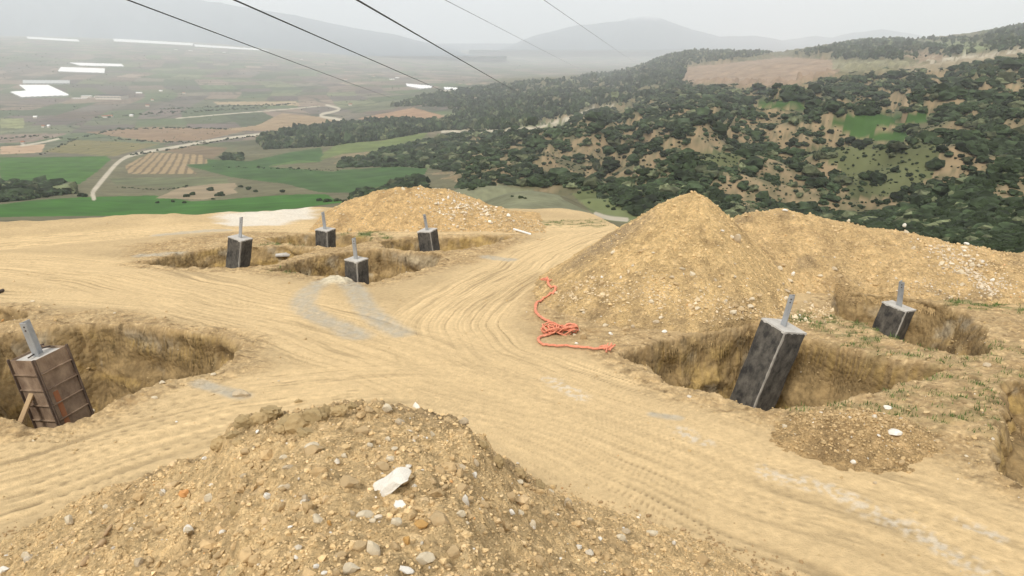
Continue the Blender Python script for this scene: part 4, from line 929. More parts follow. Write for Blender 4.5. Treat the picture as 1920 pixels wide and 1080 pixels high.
# rusty shuttered footing on the left
T, ax, t = lean(71, 662, 12.0, 119, 782); s = .60; Lz = 2.9
root = bpy.data.objects.new('shuttered_footing', None); col.objects.link(root); M = orient(ax, 69)
root.matrix_world = Matrix.Translation(Vector(T)-ax*Lz)@M.to_4x4()
tag(root, 'leaning footing still inside rusty steel shuttering in the left pit', 'concrete footing')
bm = bmesh.new(); add_box(bm, (0, 0, Lz/2-.02), (s, s, Lz-.04)); bm_obj('concrete_core', bm, M_pale, root)
for k in range(4):
    rot = Matrix.Rotation(R(90*k), 3, 'Z')
    nrm = root.matrix_world.to_3x3()@(rot@Vector((0, -1, 0)))
    right = nrm.y < 0 and nrm.x > 0
    bm = bmesh.new(); add_box(bm, rot@Vector((0, -s/2-.008, Lz/2)), ((s+.01, .012, Lz) if k % 2 == 0 else (.012, s+.01, Lz)))
    pan = bm_obj('shutter_panel', bm, M_rust, root); tag(pan, 'rusty steel shutter panel')
    for j in range(8):
        bm = bmesh.new(); z = Lz-.30*j-.27
        add_box(bm, rot@Vector((0, -s/2-.032, z)), ((s+.02, .035, .018) if k % 2 == 0 else (.035, s+.02, .018))); bm_obj('rib', bm, M_rust, pan)
    for sx in (-1, 1):
        bm = bmesh.new(); add_box(bm, rot@Vector((sx*(s/2+.016), -s/2-.034, Lz/2+.01)), ((.02, .045, Lz+.02) if k % 2 == 0 else (.045, .02, Lz+.02))); bm_obj('corner_flange', bm, M_rustd, root)
    if right:
        bm = bmesh.new(); add_box(bm, rot@Vector((-s*.27, -s/2-.017, Lz/2-.33)), ((s*.16, .006, Lz-.66) if k % 2 == 0 else (.006, s*.16, Lz-.66))); tag(bm_obj('rust_strip', bm, M_rust2, pan), 'bright orange rusted strip')
for (a, b) in (((-.22, -.05), (.0, .02)), ((.05, .24), (.27, .02))):
    bm = bmesh.new(); d = Vector((b[0]-a[0], b[1]-a[1], 0)); add_box(bm, Vector(((a[0]+b[0])/2, (a[1]+b[1])/2, Lz+.012)), (d.length, .02, .02), Matrix.Rotation(math.atan2(d.y, d.x), 3, 'Z')); bm_obj('rebar', bm, M_edge, root)
inv = root.matrix_world.to_3x3().inverted(); before = set(col.objects); add_post(root, T, Vector(T), (46, 602), 12.0, .17, inv)
for o in set(col.objects)-before:
    if o.parent is root: o.location = (0, 0, Lz-.02)
# timber prop
a = Vector(at(60, 738, 11.75)); b = Vector(at(30, 812, 11.2)); d = b-a; b = b+d*.4
bm = bmesh.new(); add_box(bm, (0, 0, 0), (.09, .045, (b-a).length), bev=.004); tp = bm_obj('timber_prop', bm, M_wood)
tp.matrix_world = Matrix.Translation((a+b)/2)@(b-a).to_track_quat('Z', 'Y').to_matrix().to_4x4(); tag(tp, 'wooden plank leaning against the rusty shuttering in the left pit', 'wooden prop')

# ------------------------------------------------------------------ orange netting twisted into a rope
def tube_np(pts, rad, nseg=6):
    pts = np.asarray(pts, float); n = len(pts); tg = np.gradient(pts, axis=0); tg /= np.linalg.norm(tg, axis=1)[:, None]+1e-9
    up = np.array([0, 0, 1.]); a = np.cross(tg, up); a /= np.linalg.norm(a, axis=1)[:, None]+1e-9; b = np.cross(a, tg)
    rad = np.broadcast_to(rad, (n,)); th = np.arange(nseg)/nseg*2*np.pi
    v = pts[:, None]+rad[:, None, None]*(np.cos(th)[None, :, None]*a[:, None]+np.sin(th)[None, :, None]*b[:, None])
    return v.reshape(-1, 3), grid_faces(n, nseg, True)
def path3(px, off=.03, n=160):
    h = surf_cast(smoothline(px, 2)); h = np.array(h); s_ = np.concatenate([[0], np.cumsum(np.hypot(np.diff(h[:, 0]), np.diff(h[:, 1])))]); q = np.linspace(0, s_[-1], n)
    x = np.interp(q, s_, h[:, 0]); y = np.interp(q, s_, h[:, 1]); return np.stack([x, y, S_all(x, y)+off], 1), q
VS, FS, off_ = [], [], 0
def addt(p, rr, ns=6):
    global off_
    v, f = tube_np(p, rr, ns); VS.append(v); FS.append(f+off_); off_ += len(v)
rr_ = np.random.default_rng(4)
for px, R0, ns in (([(1025,528),(1030,543),(1044,540),(1040,552),(1022,562),(1004,572),(1003,587),(1012,598),(1030,608),(1052,617),(1070,622)], .034, 6),
   ([(1070,622),(1045,622),(1030,632),(1010,636),(1010,644),(1020,651),(1048,652),(1090,655),(1120,659),(1143,656)], .032, 6)):
    P_, q = path3(px, .045, 260)
    for k in range(ns):
        ph = k*2*math.pi/ns; tw = q*9+ph+1.5*np.sin(q*2.3); rad = R0*(.62+.3*np.sin(q*6+k)+.12*rr_.normal(size=len(q)))
        tgt = np.gradient(P_, axis=0); tgt /= np.linalg.norm(tgt, axis=1)[:, None]; sd = np.cross(tgt, [0, 0, 1.])
        addt(P_+sd*(np.cos(tw)*rad)[:, None]+np.array([0, 0, 1.])*(np.sin(tw)*rad*.4)[:, None], .0125+.005*np.sin(q*11+k))
# knot
kc = np.array(surf_cast([(1046, 626)])[0])+np.array([0, 0, .07])
for k in range(11):
    t_ = np.linspace(0, 2*math.pi*.95, 60); a_, b_ = rr_.uniform(.12, .34), rr_.uniform(.08, .2); e_ = np.stack([a_*np.cos(t_+k), b_*np.sin(t_+k), .07*np.sin(2*t_+k)+.02*k*.4], 1)
    c0, s0 = math.cos(k), math.sin(k); e_[:, :2] = e_[:, :2]@np.array([[c0*.9, s0*.5], [-s0, c0]]); e_[:, 0] += rr_.uniform(-.2, .25); addt(kc+e_, .016)
t_ = np.linspace(0, 2*math.pi, 70)
for k in range(4): addt(kc+np.array([.27, .03, .02])+np.stack([(.11+.02*k)*np.cos(t_), .09*np.sin(t_), .06+.05*np.sin(t_+k)], 1), .018)
for (u0, v0) in ((1026, 530), (1142, 656), (1135, 657)):    # frayed ends
    e0 = np.array(surf_cast([(u0, v0)])[0])+[0, 0, .04]
    for k in range(7):
        an = rr_.uniform(0, 6.28); l_ = rr_.uniform(.08, .2); t2 = np.linspace(0, 1, 12)[:, None]; addt(e0+t2*np.array([math.cos(an)*l_, math.sin(an)*l_, .02])+np.sin(t2*6+k)*.02, .014)
M_net = material('orange_netting', (.74, .29, .18), nscale=18, namp=.3, attr=False, bump=.9, bscale=90, bdist=.02, rough=.6)
tag(mesh_np('safety_netting', np.concatenate(VS), np.concatenate(FS), None, M_net, True), 'orange plastic netting twisted into a knotted rope lying beside the tall cone', 'netting')
# small things about the site
def stick(name, p0, p1, rad, mat, label, cat, n=24, wob=.01):
    h = surf_cast([p0, p1]); a, b = np.array(h[0]), np.array(h[1]); t = np.linspace(0, 1, n)[:, None]; p = a+(b-a)*t
    p[:, 2] = np.maximum(p[:, 2], S_all(p[:, 0], p[:, 1]))+rad*.7; p[:, 2] = np.linspace(p[0, 2], p[-1, 2], n); p += wob*np.sin(t*9)
    rr0 = np.full(n, rad); rr0[0] = rr0[-1] = rad*.3; v, f = tube_np(p, rr0, 8); return tag(mesh_np(name, v, f, None, mat, True), label, cat)
stick('plastic_pipe', (962, 432), (996, 441), .045, M_plast, 'white plastic pipe lying on the ground right of the far pits', 'pipe', wob=0)
stick('wooden_stick', (153, 1068), (195, 1022), .024, M_wood, 'pale weathered stick on the left side of the foreground heap', 'stick')
stick('wooden_stick', (196, 1010), (207, 992), .014, M_wood, 'short splinter of wood above the long pale stick on the heap', 'stick')
stick('timber_offcut', (-14, 552), (7, 548), .05, M_edge, 'dark timber offcut at the left edge of the site', 'timber')
sp = surf_cast([(532, 486)])[0]
bm = bmesh.new(); add_box(bm, (0, 0, 0), (.55, .38, .06), bev=.008); sb = bm_obj('concrete_slab', bm, M_pale); sb.location = (sp[0], sp[1], sp[2]+.08); sb.rotation_euler = (.12, .03, .2)
tag(sb, 'flat grey concrete slab lying between the far pits', 'slab')

# ------------------------------------------------------------------ grass on the spoil ground
r = np.random.default_rng(12); x, y = site_pts(150000, r); Hh, gg = H_ground(x, y, True); top = np.maximum.reduce([H_pile(x, y), H_bank(x, y), H_mound(x, y), H_heap(x, y)])
k = (r.random(len(x)) < gg['grass']) & (top < Hh+.05) & (gg['pit'] < .2) & (np.hypot(x, y) > 8); x, y, z = x[k], y[k], Hh[k]
n = len(x); bl = 5; V_ = np.zeros((n, bl, 3, 3)); an = r.uniform(0, 6.28, (n, bl)); hh = r.uniform(.03, .09, (n, bl)); le = r.uniform(.0, .06, (n, bl))
bx_ = x[:, None]+r.normal(0, .04, (n, bl)); by_ = y[:, None]+r.normal(0, .04, (n, bl)); w = .008
V_[..., 0, :] = np.stack([bx_-w*np.sin(an), by_+w*np.cos(an), z[:, None]+0*an-.01], -1); V_[..., 1, :] = np.stack([bx_+w*np.sin(an), by_-w*np.cos(an), z[:, None]+0*an-.01], -1)
V_[..., 2, :] = np.stack([bx_+le*np.cos(an), by_+le*np.sin(an), z[:, None]+hh], -1)
cg = np.repeat(np.array([.07, .12, .03])*r.uniform(.7, 1.6, n*bl)[:, None], 3, 0)
tag(mesh_np('grass', V_.reshape(-1, 3), np.arange(n*bl*3).reshape(-1, 3), cg, M_leaf, False), 'thin patches of new grass between the pits', 'grass', kind='stuff')

# ------------------------------------------------------------------ scrub and trees on the hills
def dens_at(u, v, r, x, y):
    d = np.zeros_like(u); con = np.zeros_like(u)
    for P, a, cf in WOOD:
        m = inpoly(u, v, P); d = np.where(m, np.maximum(d, a), d); con = np.where(m, cf, con)
    big = fbm(x/70, y/70, 3, 200); sm = fbm(x/22, y/22, 3, 201)
    hm = inpoly(u, v, WOOD[5][0]) | inpoly(u, v, WOOD[6][0]) | inpoly(u, v, WOOD[1][0])
    d = np.where(hm, d*sstep(-.38, .08, big+.9*sm+.12), d)
    for P, a in BARE: d = np.where(inpoly(u, v, P), d*(1-.72*a)*sstep(-.2, .35, sm+.1)*1.3, d)
    zz_ = H_far(x, y); k_ = 1.015; sdr_ = (H_far(x*k_, y*k_)-zz_)/(.015*r); st_ = sstep(.30, .55, sdr_+.16*fbm(x/18, y/18, 3, 137))*sstep(850, 950, u)*sstep(150, 220, r)*(1-sstep(1100, 1500, r)); d = d*(1-.8*st_)
    for P, c0, kd in FIELDS: d = np.where(inpoly(u, v, P), d*(0 if kd in ('green', 'soil', 'vine', 'orchard') else .08), d)
    gp = np.zeros(u.shape, bool)
    for P, c0, kd in FIELDS:
        if kd == 'green' and P[0][0] > 1000:
            for dv in (4, 8): gp |= inpoly(u, v-dv, P)
    return np.where(gp, 0, np.clip(d, 0, 1)), con
r = np.random.default_rng(5)
NC = 420000; az = np.radians(r.uniform(-38, 38, NC)); lr = r.uniform(math.log(80), math.log(4200), NC); rr = np.exp(lr)
x = np.sin(az)*rr; y = np.cos(az)*rr; z = H_far(x, y); u, v = proj(x, y, z)
d, con = dens_at(u, v, rr, x, y)
size = np.where(con > 0, 3.6, 3.4)*(rr/300)**np.where(rr > 300, .42, .25)*np.exp(r.normal(-.06, .46, NC)); size = np.clip(size, .9, 14); size = np.minimum(size, .024*rr)
wt = np.clip(rr*rr/size**2/(300*300/9.)*.50, 0, 1)
# sight test against a running maximum of elevation along each bearing
azb = np.radians(np.linspace(-38, 38, 381)); rb = np.geomspace(62, 4300, 500); AA, RB = np.meshgrid(azb, rb, indexing='ij')
ZB = H_far(np.sin(AA)*RB, np.cos(AA)*RB); TB = np.maximum.accumulate((ZB-CZ)/RB, axis=1)
ia = np.clip(((az-azb[0])/(azb[1]-azb[0])).astype(int), 0, 380); ir = np.clip(np.searchsorted(rb, rr)-2, 0, 499)
vis = (z+size*.9-CZ)/rr > TB[ia, ir]
near_block = v < np.interp(u, [0,300,560,620,700,760,850,960,1150,1300,1385,1470,1560,1700,1800,1920], [406,402,386,386,364,354,362,408,418,360,402,396,410,432,452,468])+14
k = (r.random(NC) < d*wt) & vis & near_block & (u > -150) & (u < 2070)
hmask = inpoly(u, v, WOOD[5][0]) | inpoly(u, v, WOOD[6][0]) | inpoly(u, v, WOOD[1][0]); inf_ = np.zeros(u.shape, bool)
for P, c0, kd in FIELDS:
    if kd in ('green', 'soil', 'vine', 'orchard'): inf_ |= inpoly(u, v, P)
k2 = (r.random(NC) < .42*wt) & hmask & ~inf_ & vis & near_block & ~k & (u > -50) & (u < 1990) & (rr < 1600); size = np.where(k2, size*.36, size); k = k | k2
P3 = np.stack([x, y, z], 1)[k]; sz = size[k]; rk = rr[k]; uk, vk, ck = u[k], v[k], con[k]
# traced single bushes and the bushes of hedge lines
def far_hit(u, v):
    d = ray(u, v); az = math.atan2(d[0], d[1]); T = d[2]/math.hypot(d[0], d[1]); rbb = np.geomspace(62, 20000, 1500); xx = np.sin(az)*rbb; yy = np.cos(az)*rbb
    zz = H_far(xx, yy); i = int(np.argmax((zz-CZ)/rbb > T)); i = i if (zz-CZ)[i]/rbb[i] > T else 1400
    return np.array([xx[i], yy[i], zz[i]]), rbb[i]
ex_p, ex_s, ex_uv = [], [], []
for (a, b, s_) in SPOTS:
    p, q = far_hit(a, b+s_*.8); ex_p.append(p); ex_s.append(s_*2.5*q/F); ex_uv.append((a, b))
rl = np.random.default_rng(3)
for pl, w in LINES:
    for (a, b), (c2, d2) in zip(pl[:-1], pl[1:]):
        n_ = int(math.hypot(c2-a, d2-b)/3.2)
        for i in range(n_):
            t_ = (i+rl.random())/n_
            if rl.random() < .25: continue
            p, q = far_hit(a+(c2-a)*t_+rl.normal(0, .6), b+(d2-b)*t_+rl.normal(0, .7)); ex_p.append(p); ex_s.append(w*rl.uniform(.8, 2.4)*1.9*q/F); ex_uv.append((a+(c2-a)*t_, b+(d2-b)*t_))
# sparse trees over the plain
for _ in range(2400):
    a, b = rl.uniform(-40, 1000), 100+190*rl.random()**1.2
    if inpoly(np.array([a]), np.array([b]), [(0,300),(0,100),(1000,110),(1000,150),(740,195),(470,262),(220,290)])[0] and fbm(np.array([a/60.]), np.array([b/14.]), 3, 300)[0] > .05:
        p, q = far_hit(a, b); ex_p.append(p); ex_s.append(min(12, rl.uniform(.7, 1.7)*q/F*1.3)); ex_uv.append((a, b))
P3 = np.concatenate([P3, np.array(ex_p)]); sz = np.concatenate([sz, ex_s]); rk = np.hypot(P3[:, 0], P3[:, 1]); uvx = np.array(ex_uv); uk = np.concatenate([uk, uvx[:, 0]]); vk = np.concatenate([vk, uvx[:, 1]]); ck = np.concatenate([ck, np.zeros(len(ex_s))])
print('shrubs', len(P3))
order = np.argsort(-(sz/rk)); isspot = np.zeros(len(P3), bool); isspot[k.sum():k.sum()+len(SPOTS)] = True
single = np.zeros(len(P3), bool); single[order[:290-len(SPOTS)]] = True; single |= isspot; single &= ~((uk < -5) | (uk > 1925))
# crown prototypes: lumpy core + many leaf-sized faces around it
def crown(seed, leaves=420, tall=.85):
    r = np.random.default_rng(seed); V_, F_, C_ = [], [], []; off = 0
    nl = r.integers(5, 9); lob = [(0, 0, .42, .62)]+[(*(r.uniform(-.55, .55, 2)), r.uniform(.25, .7), r.uniform(.3, .5)) for _ in range(nl)]
    v0, f0 = ICO[2]
    for lx, ly, lz, lr_ in lob:
        q = v0*(1+.22*(r.random(len(v0))-.5)[:, None]*2)*lr_*.86*np.array([1, 1, tall])+np.array([lx, ly, lz*tall]); V_.append(q); F_.append(f0+off); off += len(q); C_.append(np.tile([.024, .036, .016], (len(q), 1))*r.uniform(.7, 1.25))
    for _ in range(leaves):
        lx, ly, lz, lr_ = lob[r.integers(0, len(lob))]; n = r.normal(size=3); n /= np.linalg.norm(n); n[2] = abs(n[2])*.9+n[2]*.1
        c = np.array([lx, ly, lz*tall])+n*lr_*r.uniform(.8, 1.12)*np.array([1, 1, tall]); t1 = np.cross(n, r.normal(size=3)); t1 /= np.linalg.norm(t1); t2 = np.cross(n, t1)+n*r.uniform(-.6, .6); s_ = r.uniform(.04, .09)
        V_.append(np.array([c-t1*s_, c+t2*s_, c+t1*s_, ])); F_.append(np.array([[0, 1, 2]])+off); off += 3; C_.append(np.tile(np.array([.031, .045, .019])*r.uniform(.6, 1.7), (3, 1)))
    return np.concatenate(V_), np.concatenate(F_), np.concatenate(C_)
PROTO = [mesh_np('shrub', *crown(i, 420, (.8, .7, .95, .75, .85)[i]), M_leafr, False, link=False) for i in range(5)]
bm = bmesh.new(); bmesh.ops.create_cone(bm, cap_ends=True, segments=7, radius1=.07, radius2=.035, depth=.6); bmesh.ops.translate(bm, vec=(0, 0, .2), verts=bm.verts)
trunk_me = bpy.data.meshes.new('trunk'); bm.to_mesh(trunk_me); bm.free(); M_bark = material('bark', (.09, .07, .05), nscale=8, attr=False); trunk_me.materials.append(M_bark)
SL = {(600,372): 'leftmost dark bush of the clump just beyond the site edge', (648,374): 'rightmost dark bush of the clump beside the far spoil mound', (155,364): 'round dark tree beside the lower end of the pale valley road', (885,350): 'dark round tree on the grey knoll beyond the far mound', (960,366): 'small bush on the slope of the grey knoll',
 (485,312): 'lone round bush in the dark green field left of the others', (452,348): 'dark tree left of the row behind the bright green strip', (735,296): 'small tree at the upper edge of the green field'}
def region(u, v, s):
    if u < 150 and v > 330: return 'dark trees between the two green fields at the left', 'dark bushy tree in the dense grove between the two green fields', 'tree'
    if u < 560 and v > 320: return 'dark trees in front of the bare ground below the vineyard', 'dark round tree on the pale bare ground above the bright green strip', 'tree'
    if u < 680: return 'bushes along the valley fields', 'dark bush standing among the valley fields', 'bush'
    if u < 860: return 'bushes on the eroded bank behind the far mound', 'dark bush on the pale eroded bank behind the far mound', 'bush'
    if u < 1190: return 'shrubs in the valley beyond the grey knoll', 'dark shrub in the wooded dip between the grey knoll and the tall cone', 'shrub'
    if u < 1500: return 'shrubs on the slope behind the tall cone', 'dark shrub on the scrubby slope behind the tall spoil cone', 'shrub'
    return 'shrubs on the slope behind the long bank', 'dark shrub on the steep scrubby slope behind the long spoil bank', 'shrub'
rs2 = np.random.default_rng(8); spots_uv = {i: SPOTS[i-k.sum()][:2] for i in np.nonzero(isspot)[0]}
for i in np.nonzero(single)[0]:
    g, lab, cat = region(uk[i], vk[i], sz[i]); p = P3[i]; s_ = sz[i]/2; j = rs2.integers(0, 5); sp_lab = SL.get(tuple(spots_uv[i])) if i in spots_uv else None
    if cat == 'tree' or sz[i]/rk[i]*F > 24:
        root = bpy.data.objects.new(cat, None); cr_ = bpy.data.objects.new('crown', PROTO[j]); tk = bpy.data.objects.new('trunk', trunk_me)
        for o in (root, cr_, tk): col.objects.link(o)
        cr_.parent = root; tk.parent = root; cr_.location = (0, 0, .12)
    else:
        root = bpy.data.objects.new(cat, PROTO[j]); col.objects.link(root)
    root.location = (p[0], p[1], p[2]-.12*s_); root.scale = (s_*1.05, s_*1.05, s_*rs2.uniform(.85, 1.15)); root.rotation_euler = (0, 0, rs2.uniform(0, 6.28))
    tag(root, sp_lab or lab, cat, None if sp_lab else g)
# everything smaller and farther: one mass of scrub
q = ~single; pts = P3[q]; ss = sz[q]/2; cc = ck[q]; n = len(pts); r = np.random.default_rng(9)
def scrub_mass(sel, sub, seed):
    nv = len(ICO[sub][0]); CT = []
    for i in range(10):
        v_ = ICO[sub][0]*(1+.38*(r.random(nv)-.5)[:, None]*2); v_[:, 2] = v_[:, 2]*.8+.45; CT.append(v_)
    CT = np.array(CT); n = len(sel); P_ = pts[sel]; S_ = ss[sel]; c_ = cc[sel]; a_ = r.uniform(0, 6.28, n); ca2, sa2 = np.cos(a_), np.sin(a_); vv_ = CT[r.integers(0, 10, n)]
    hx = vv_[..., 0]*ca2[:, None]-vv_[..., 1]*sa2[:, None]; hy = vv_[..., 0]*sa2[:, None]+vv_[..., 1]*ca2[:, None]
    st = r.uniform(.8, 1.3, n); ht = np.where(c_ > 0, r.uniform(1.1, 1.8, n), r.uniform(.75, 1.1, n)); wd = (S_*st*np.where(c_ > 0, .85, 1.05))[:, None]
    V_ = np.stack([hx*wd, hy*wd, vv_[..., 2]*(S_*ht)[:, None]-.1*S_[:, None]], -1)+P_[:, None]
    shade = r.uniform(.5, 1.6, n)*(1+.5*fbm(P_[:, 0]/60, P_[:, 1]/60, 3, 8)); cs = np.array([.023, .034, .016])*shade[:, None]; gr = r.random(n) < .13; cs[gr] = np.array([.075, .085, .045])*shade[gr][:, None]
    cs = np.repeat(cs, nv, 0)*r.uniform(.4, 1.7, n*nv)[:, None]
    return V_.reshape(-1, 3), (ICO[sub][1][None]+(np.arange(n)*nv)[:, None, None]).reshape(-1, 3), cs
fine_ = (sz[q]/rk[q]*F) > 7
va_, fa_, ca3 = scrub_mass(np.nonzero(fine_)[0], 2, 1); vb_, fb_, cb3 = scrub_mass(np.nonzero(~fine_)[0], 1, 2)
tag(mesh_np('scrub', np.concatenate([va_, vb_]), np.concatenate([fa_, fb_+len(va_)]), np.concatenate([ca3, cb3]), M_leaf, False), 'dark evergreen scrub covering the far hills', 'scrub', kind='stuff')

# ------------------------------------------------------------------ things on the plain
M_roofw = material('greenhouse_film', (.80, .80, .79), nscale=.2, namp=.08, attr=False, rough=.5)
M_roofg = material('grey_film', (.42, .43, .42), nscale=.2, namp=.3, attr=False)
M_wall = material('pale_render', (.52, .48, .42), nscale=.3, namp=.1, attr=False)
M_droof = material('dark_roofing', (.05, .055, .06), nscale=.3, namp=.2, attr=False)
M_troof = material('clay_roofing', (.28, .12, .07), nscale=.3, namp=.2, attr=False)
def glasshouse(poly, h, mat, label, stripes=0):
    pts = [far_hit(*p)[0] for p in poly]; z0 = min(p[2] for p in pts)-2; zt = sum(p[2] for p in pts)/len(pts)+h; cen = sum(pts)/len(pts)
    root = bpy.data.objects.new('greenhouse', None); col.objects.link(root); root.location = (cen[0], cen[1], z0)
    bm = bmesh.new(); lo = [bm.verts.new((p[0]-cen[0], p[1]-cen[1], 0)) for p in pts]; hi = [bm.verts.new((p[0]-cen[0], p[1]-cen[1], p[2]+h*.7-z0)) for p in pts]
    for i in range(len(pts)): bm.faces.new((lo[i], lo[(i+1) % len(pts)], hi[(i+1) % len(pts)], hi[i]))
    bmesh.ops.recalc_face_normals(bm, faces=bm.faces); bm_obj('wall', bm, M_roofg, root)
    # roof of parallel gabled spans clipped to the outline
    bm = bmesh.new(); top = [bm.verts.new((p[0]-cen[0], p[1]-cen[1], p[2]+h*.7-z0+.05)) for p in pts]; f = bm.faces.new(top)
    if f.normal.z < 0: f.normal_flip()
    xs = [v.co.x for v in top]; w = 12.; x = min(xs)+w/2; geo = lambda: list(bm.verts)+list(bm.edges)+list(bm.faces); kx = 0
    while x < max(xs) and kx < 70:
        bmesh.ops.bisect_plane(bm, geom=geo(), plane_co=(x, 0, 0), plane_no=(1, 0, 0)); x += w/2; kx += 1
    x0 = min(xs)
    for v in bm.verts:
        ph = ((v.co.x-x0)/w) % 1; v.co.z += 1.6*(1-abs(ph-.5)*2) if .02 < ph < .98 else 0
    bm_obj('roof', bm, mat, root); tag(root, label, 'greenhouse', 'white greenhouses on the plain')
glasshouse([(36,161),(91,161),(129,179),(128,181),(41,184),(19,174),(50,172)], 4, M_roofw, 'biggest bright white greenhouse at the left of the plain')
glasshouse([(114,127),(197,130),(196,138),(109,135)], 4, M_roofw, 'white greenhouse roof with a dark field below it')
glasshouse([(131,118.5),(228,121),(233,125.5),(150,124)], 4, M_roofw, 'narrow white greenhouse just beyond the trapezoid one')
glasshouse([(43,152),(131,152.5),(131,158),(43,158)], 4, M_roofg, 'grey striped greenhouse behind the biggest white one')
glasshouse([(50,69.5),(147,75),(149,79),(52,73)], 5, M_roofw, 'far thin white greenhouse at the upper left')
glasshouse([(212,73),(362,81.5),(361,86),(214,78)], 5, M_roofw, 'far long white greenhouse left of the first power line')
glasshouse([(364,84),(480,91.5),(505,96),(366,88)], 5, M_roofw, 'farthest thin white greenhouse under the first power line')
glasshouse([(761,158),(812,162.5),(808,166.5),(789,168),(763,163)], 4, M_roofw, 'white greenhouse left of the viaduct')
glasshouse([(832,165),(866,167),(861,170),(834,169.5)], 4, M_roofw, 'small white greenhouse just behind the viaduct')
def house(u, v, wpx, dpt, h, roofm, label, cat='house', group=None, flat=False, yaw=.15, name='house'):
    p, q = far_hit(u, v); w = wpx*q/F; root = bpy.data.objects.new(name, None); col.objects.link(root); root.location = p; root.rotation_euler = (0, 0, yaw)
    bm = bmesh.new(); add_box(bm, (0, 0, h/2-1), (w, dpt, h+2)); bm_obj('wall', bm, M_wall, root)
    bm = bmesh.new(); e = .6; rh = .8 if flat else dpt*.22
    vs = [bm.verts.new(c_) for c_ in ((-w/2-e, -dpt/2-e, h+.02), (w/2+e, -dpt/2-e, h+.02), (w/2+e, dpt/2+e, h+.02), (-w/2-e, dpt/2+e, h+.02), (-w/2-e*.5, 0, h+rh), (w/2+e*.5, 0, h+rh))]
    for f in ((0, 1, 5, 4), (2, 3, 4, 5), (1, 2, 5), (3, 0, 4), (3, 2, 1, 0)): bm.faces.new([vs[i] for i in f])
    bm_obj('roof', bm, roofm, root)
    n_ = max(2, int(w/5)); 
    if wpx > 20:
        for i in range(n_):
            bm = bmesh.new(); add_box(bm, (-w/2+w*(i+.5)/n_, -dpt/2-.05, h*.55), (w/n_*.5, .12, h*.3)); bm_obj('window', bm, M_droof, root)
    return tag(root, label, cat, group)
house(211, 186, 44, 45, 13, M_droof, 'long beige warehouse with a dark roof right of the biggest greenhouse', 'warehouse', None, True, -.12, 'warehouse')
house(163, 183, 15, 14, 6, M_roofw, 'low white building between the greenhouse and the warehouse', 'building', None, True, name='shed')
house(150, 186, 22, 10, 3, M_roofw, 'long low white shed in front of the biggest greenhouse', 'shed', None, True, name='shed')
house(183, 184, 9, 10, 5, M_roofw, 'small white shed against the left end of the warehouse', 'shed', None, True, name='shed')
for a, b, w_ in ((261,176,9),(197,221,8),(207,220,8),(247,219,5),(82,239,4),(92,239,3),(67,222,5),(286,189,4),(277,200,6),(352,73,5),(357,96,7),(395,98,6),(420,99,5),(565,112,5),(44,271,4),(657,198,6),(735,150,9),(648,150,6),(700,144,6),(330,94,5),(302,172,5),(345,176,4),(745,147,7)):
    house(a, b, w_, 8, 4, M_roofw if w_ % 2 else M_troof, 'small %s house out on the plain' % ('white roofed' if w_ % 2 else 'red roofed'), 'house', 'small %s houses scattered on the plain' % ('white roofed' if w_ % 2 else 'red roofed'))
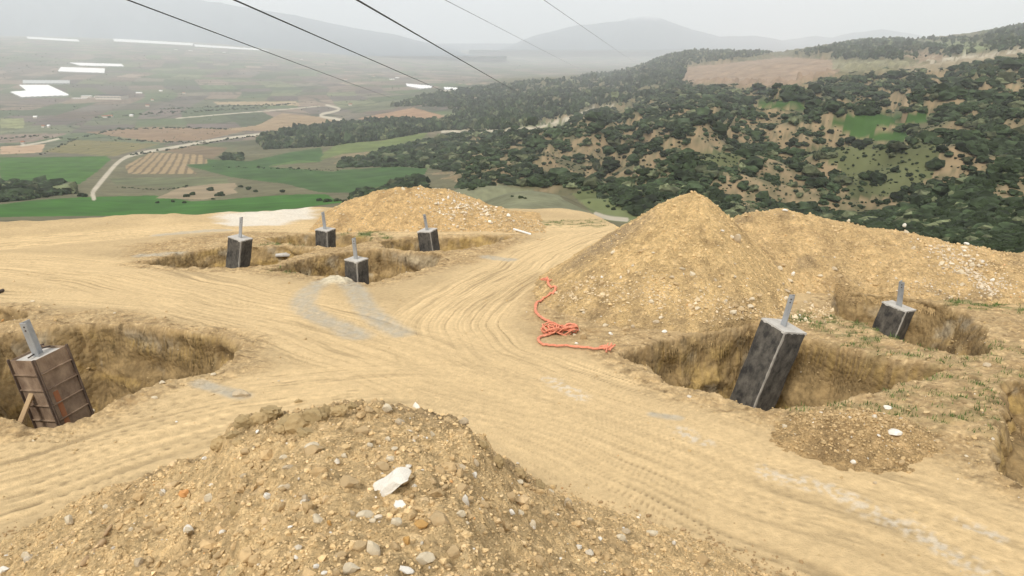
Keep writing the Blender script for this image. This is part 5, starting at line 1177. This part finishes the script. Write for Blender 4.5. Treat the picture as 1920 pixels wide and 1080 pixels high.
# viaduct
pa, qa = far_hit(826, 176.5); pb, qb = far_hit(912, 176.5); pb = pb/qb*qa if abs(qb-qa) > 200 else pb
za = at(826, 169.5, pa[1])[2]; zb = at(912, 171, pb[1])[2]
root = bpy.data.objects.new('viaduct', None); col.objects.link(root); root.location = pa
dv = Vector((pb[0]-pa[0], pb[1]-pa[1], 0)); ln = dv.length; yaw = math.atan2(dv.y, dv.x); root.rotation_euler = (0, 0, yaw)
bm = bmesh.new(); add_box(bm, (ln/2, 0, (za+zb)/2-pa[2]), (ln, 9, 2.6), bev=.3); bm_obj('deck', bm, M_wall, root)
for i in range(15):
    bm = bmesh.new(); zt = (za+zb)/2-pa[2]-1.3; add_box(bm, (ln*(i+.5)/15, 0, zt/2-10), (2.6, 6, zt+20)); bm_obj('pier', bm, M_wall, root)
tag(root, 'pale road viaduct on many piers across the plain', 'viaduct')

# ------------------------------------------------------------------ power lines: real wires coming from overhead to the next pylon far below
M_wire = material('conductor', (.06, .06, .065), nscale=4, attr=False, rough=.6)
WL = [((240,0),(762,191),46,1500,.040,'leftmost power line running down over the plain'),((440,0),(905,198),44,1400,.046,'second power line from the left, ending near the viaduct'),((670,0),(1006,188),42,1300,.050,'middle and darkest power line'),
 ((835,0),(1098,134),75,2400,.022,'faint thin power line right of the darkest one'),((1020,0),(1196,120),75,2400,.022,'rightmost faint thin power line')]
for a, b, y0, y1, rad, lab in WL:
    A_ = np.array(at(*a, y0)); B_ = np.array(at(*b, y1)); t_ = np.concatenate([np.linspace(-.06, 0, 12)[:-1], np.geomspace(.0004, 1, 150)])[:, None]
    p = A_+(B_-A_)*t_; p[:, 2] -= (rad*30)*4*np.clip(t_[:, 0], 0, 1)*(1-np.clip(t_[:, 0], 0, 1))
    v_, f_ = tube_np(p, rad, 6); tag(mesh_np('power_line', v_, f_, None, M_wire, True), lab, 'power line', 'overhead power lines')

# ------------------------------------------------------------------ haze: the air itself
bm = bmesh.new(); bmesh.ops.create_cube(bm, size=1)
me = bpy.data.meshes.new('haze'); bm.to_mesh(me); bm.free(); hz = bpy.data.objects.new('haze', me); col.objects.link(hz)
HT, HB = 1150., -420.
hz.scale = (60000, 60000, HT-HB); hz.location = (0, 0, (HT+HB)/2)
hm = bpy.data.materials.new('haze'); hm.use_nodes = True; t = hm.node_tree; t.nodes.clear()
mo = t.nodes.new('ShaderNodeOutputMaterial'); pv = t.nodes.new('ShaderNodeVolumePrincipled')
pv.inputs['Color'].default_value = (.885, .935, .99, 1); pv.inputs['Density'].default_value = 1.3e-4; pv.inputs['Anisotropy'].default_value = 0.
t.links.new(pv.outputs['Volume'], mo.inputs['Volume']); me.materials.append(hm)
tag(hz, 'pale haze lying over the valley', 'haze', kind='stuff')
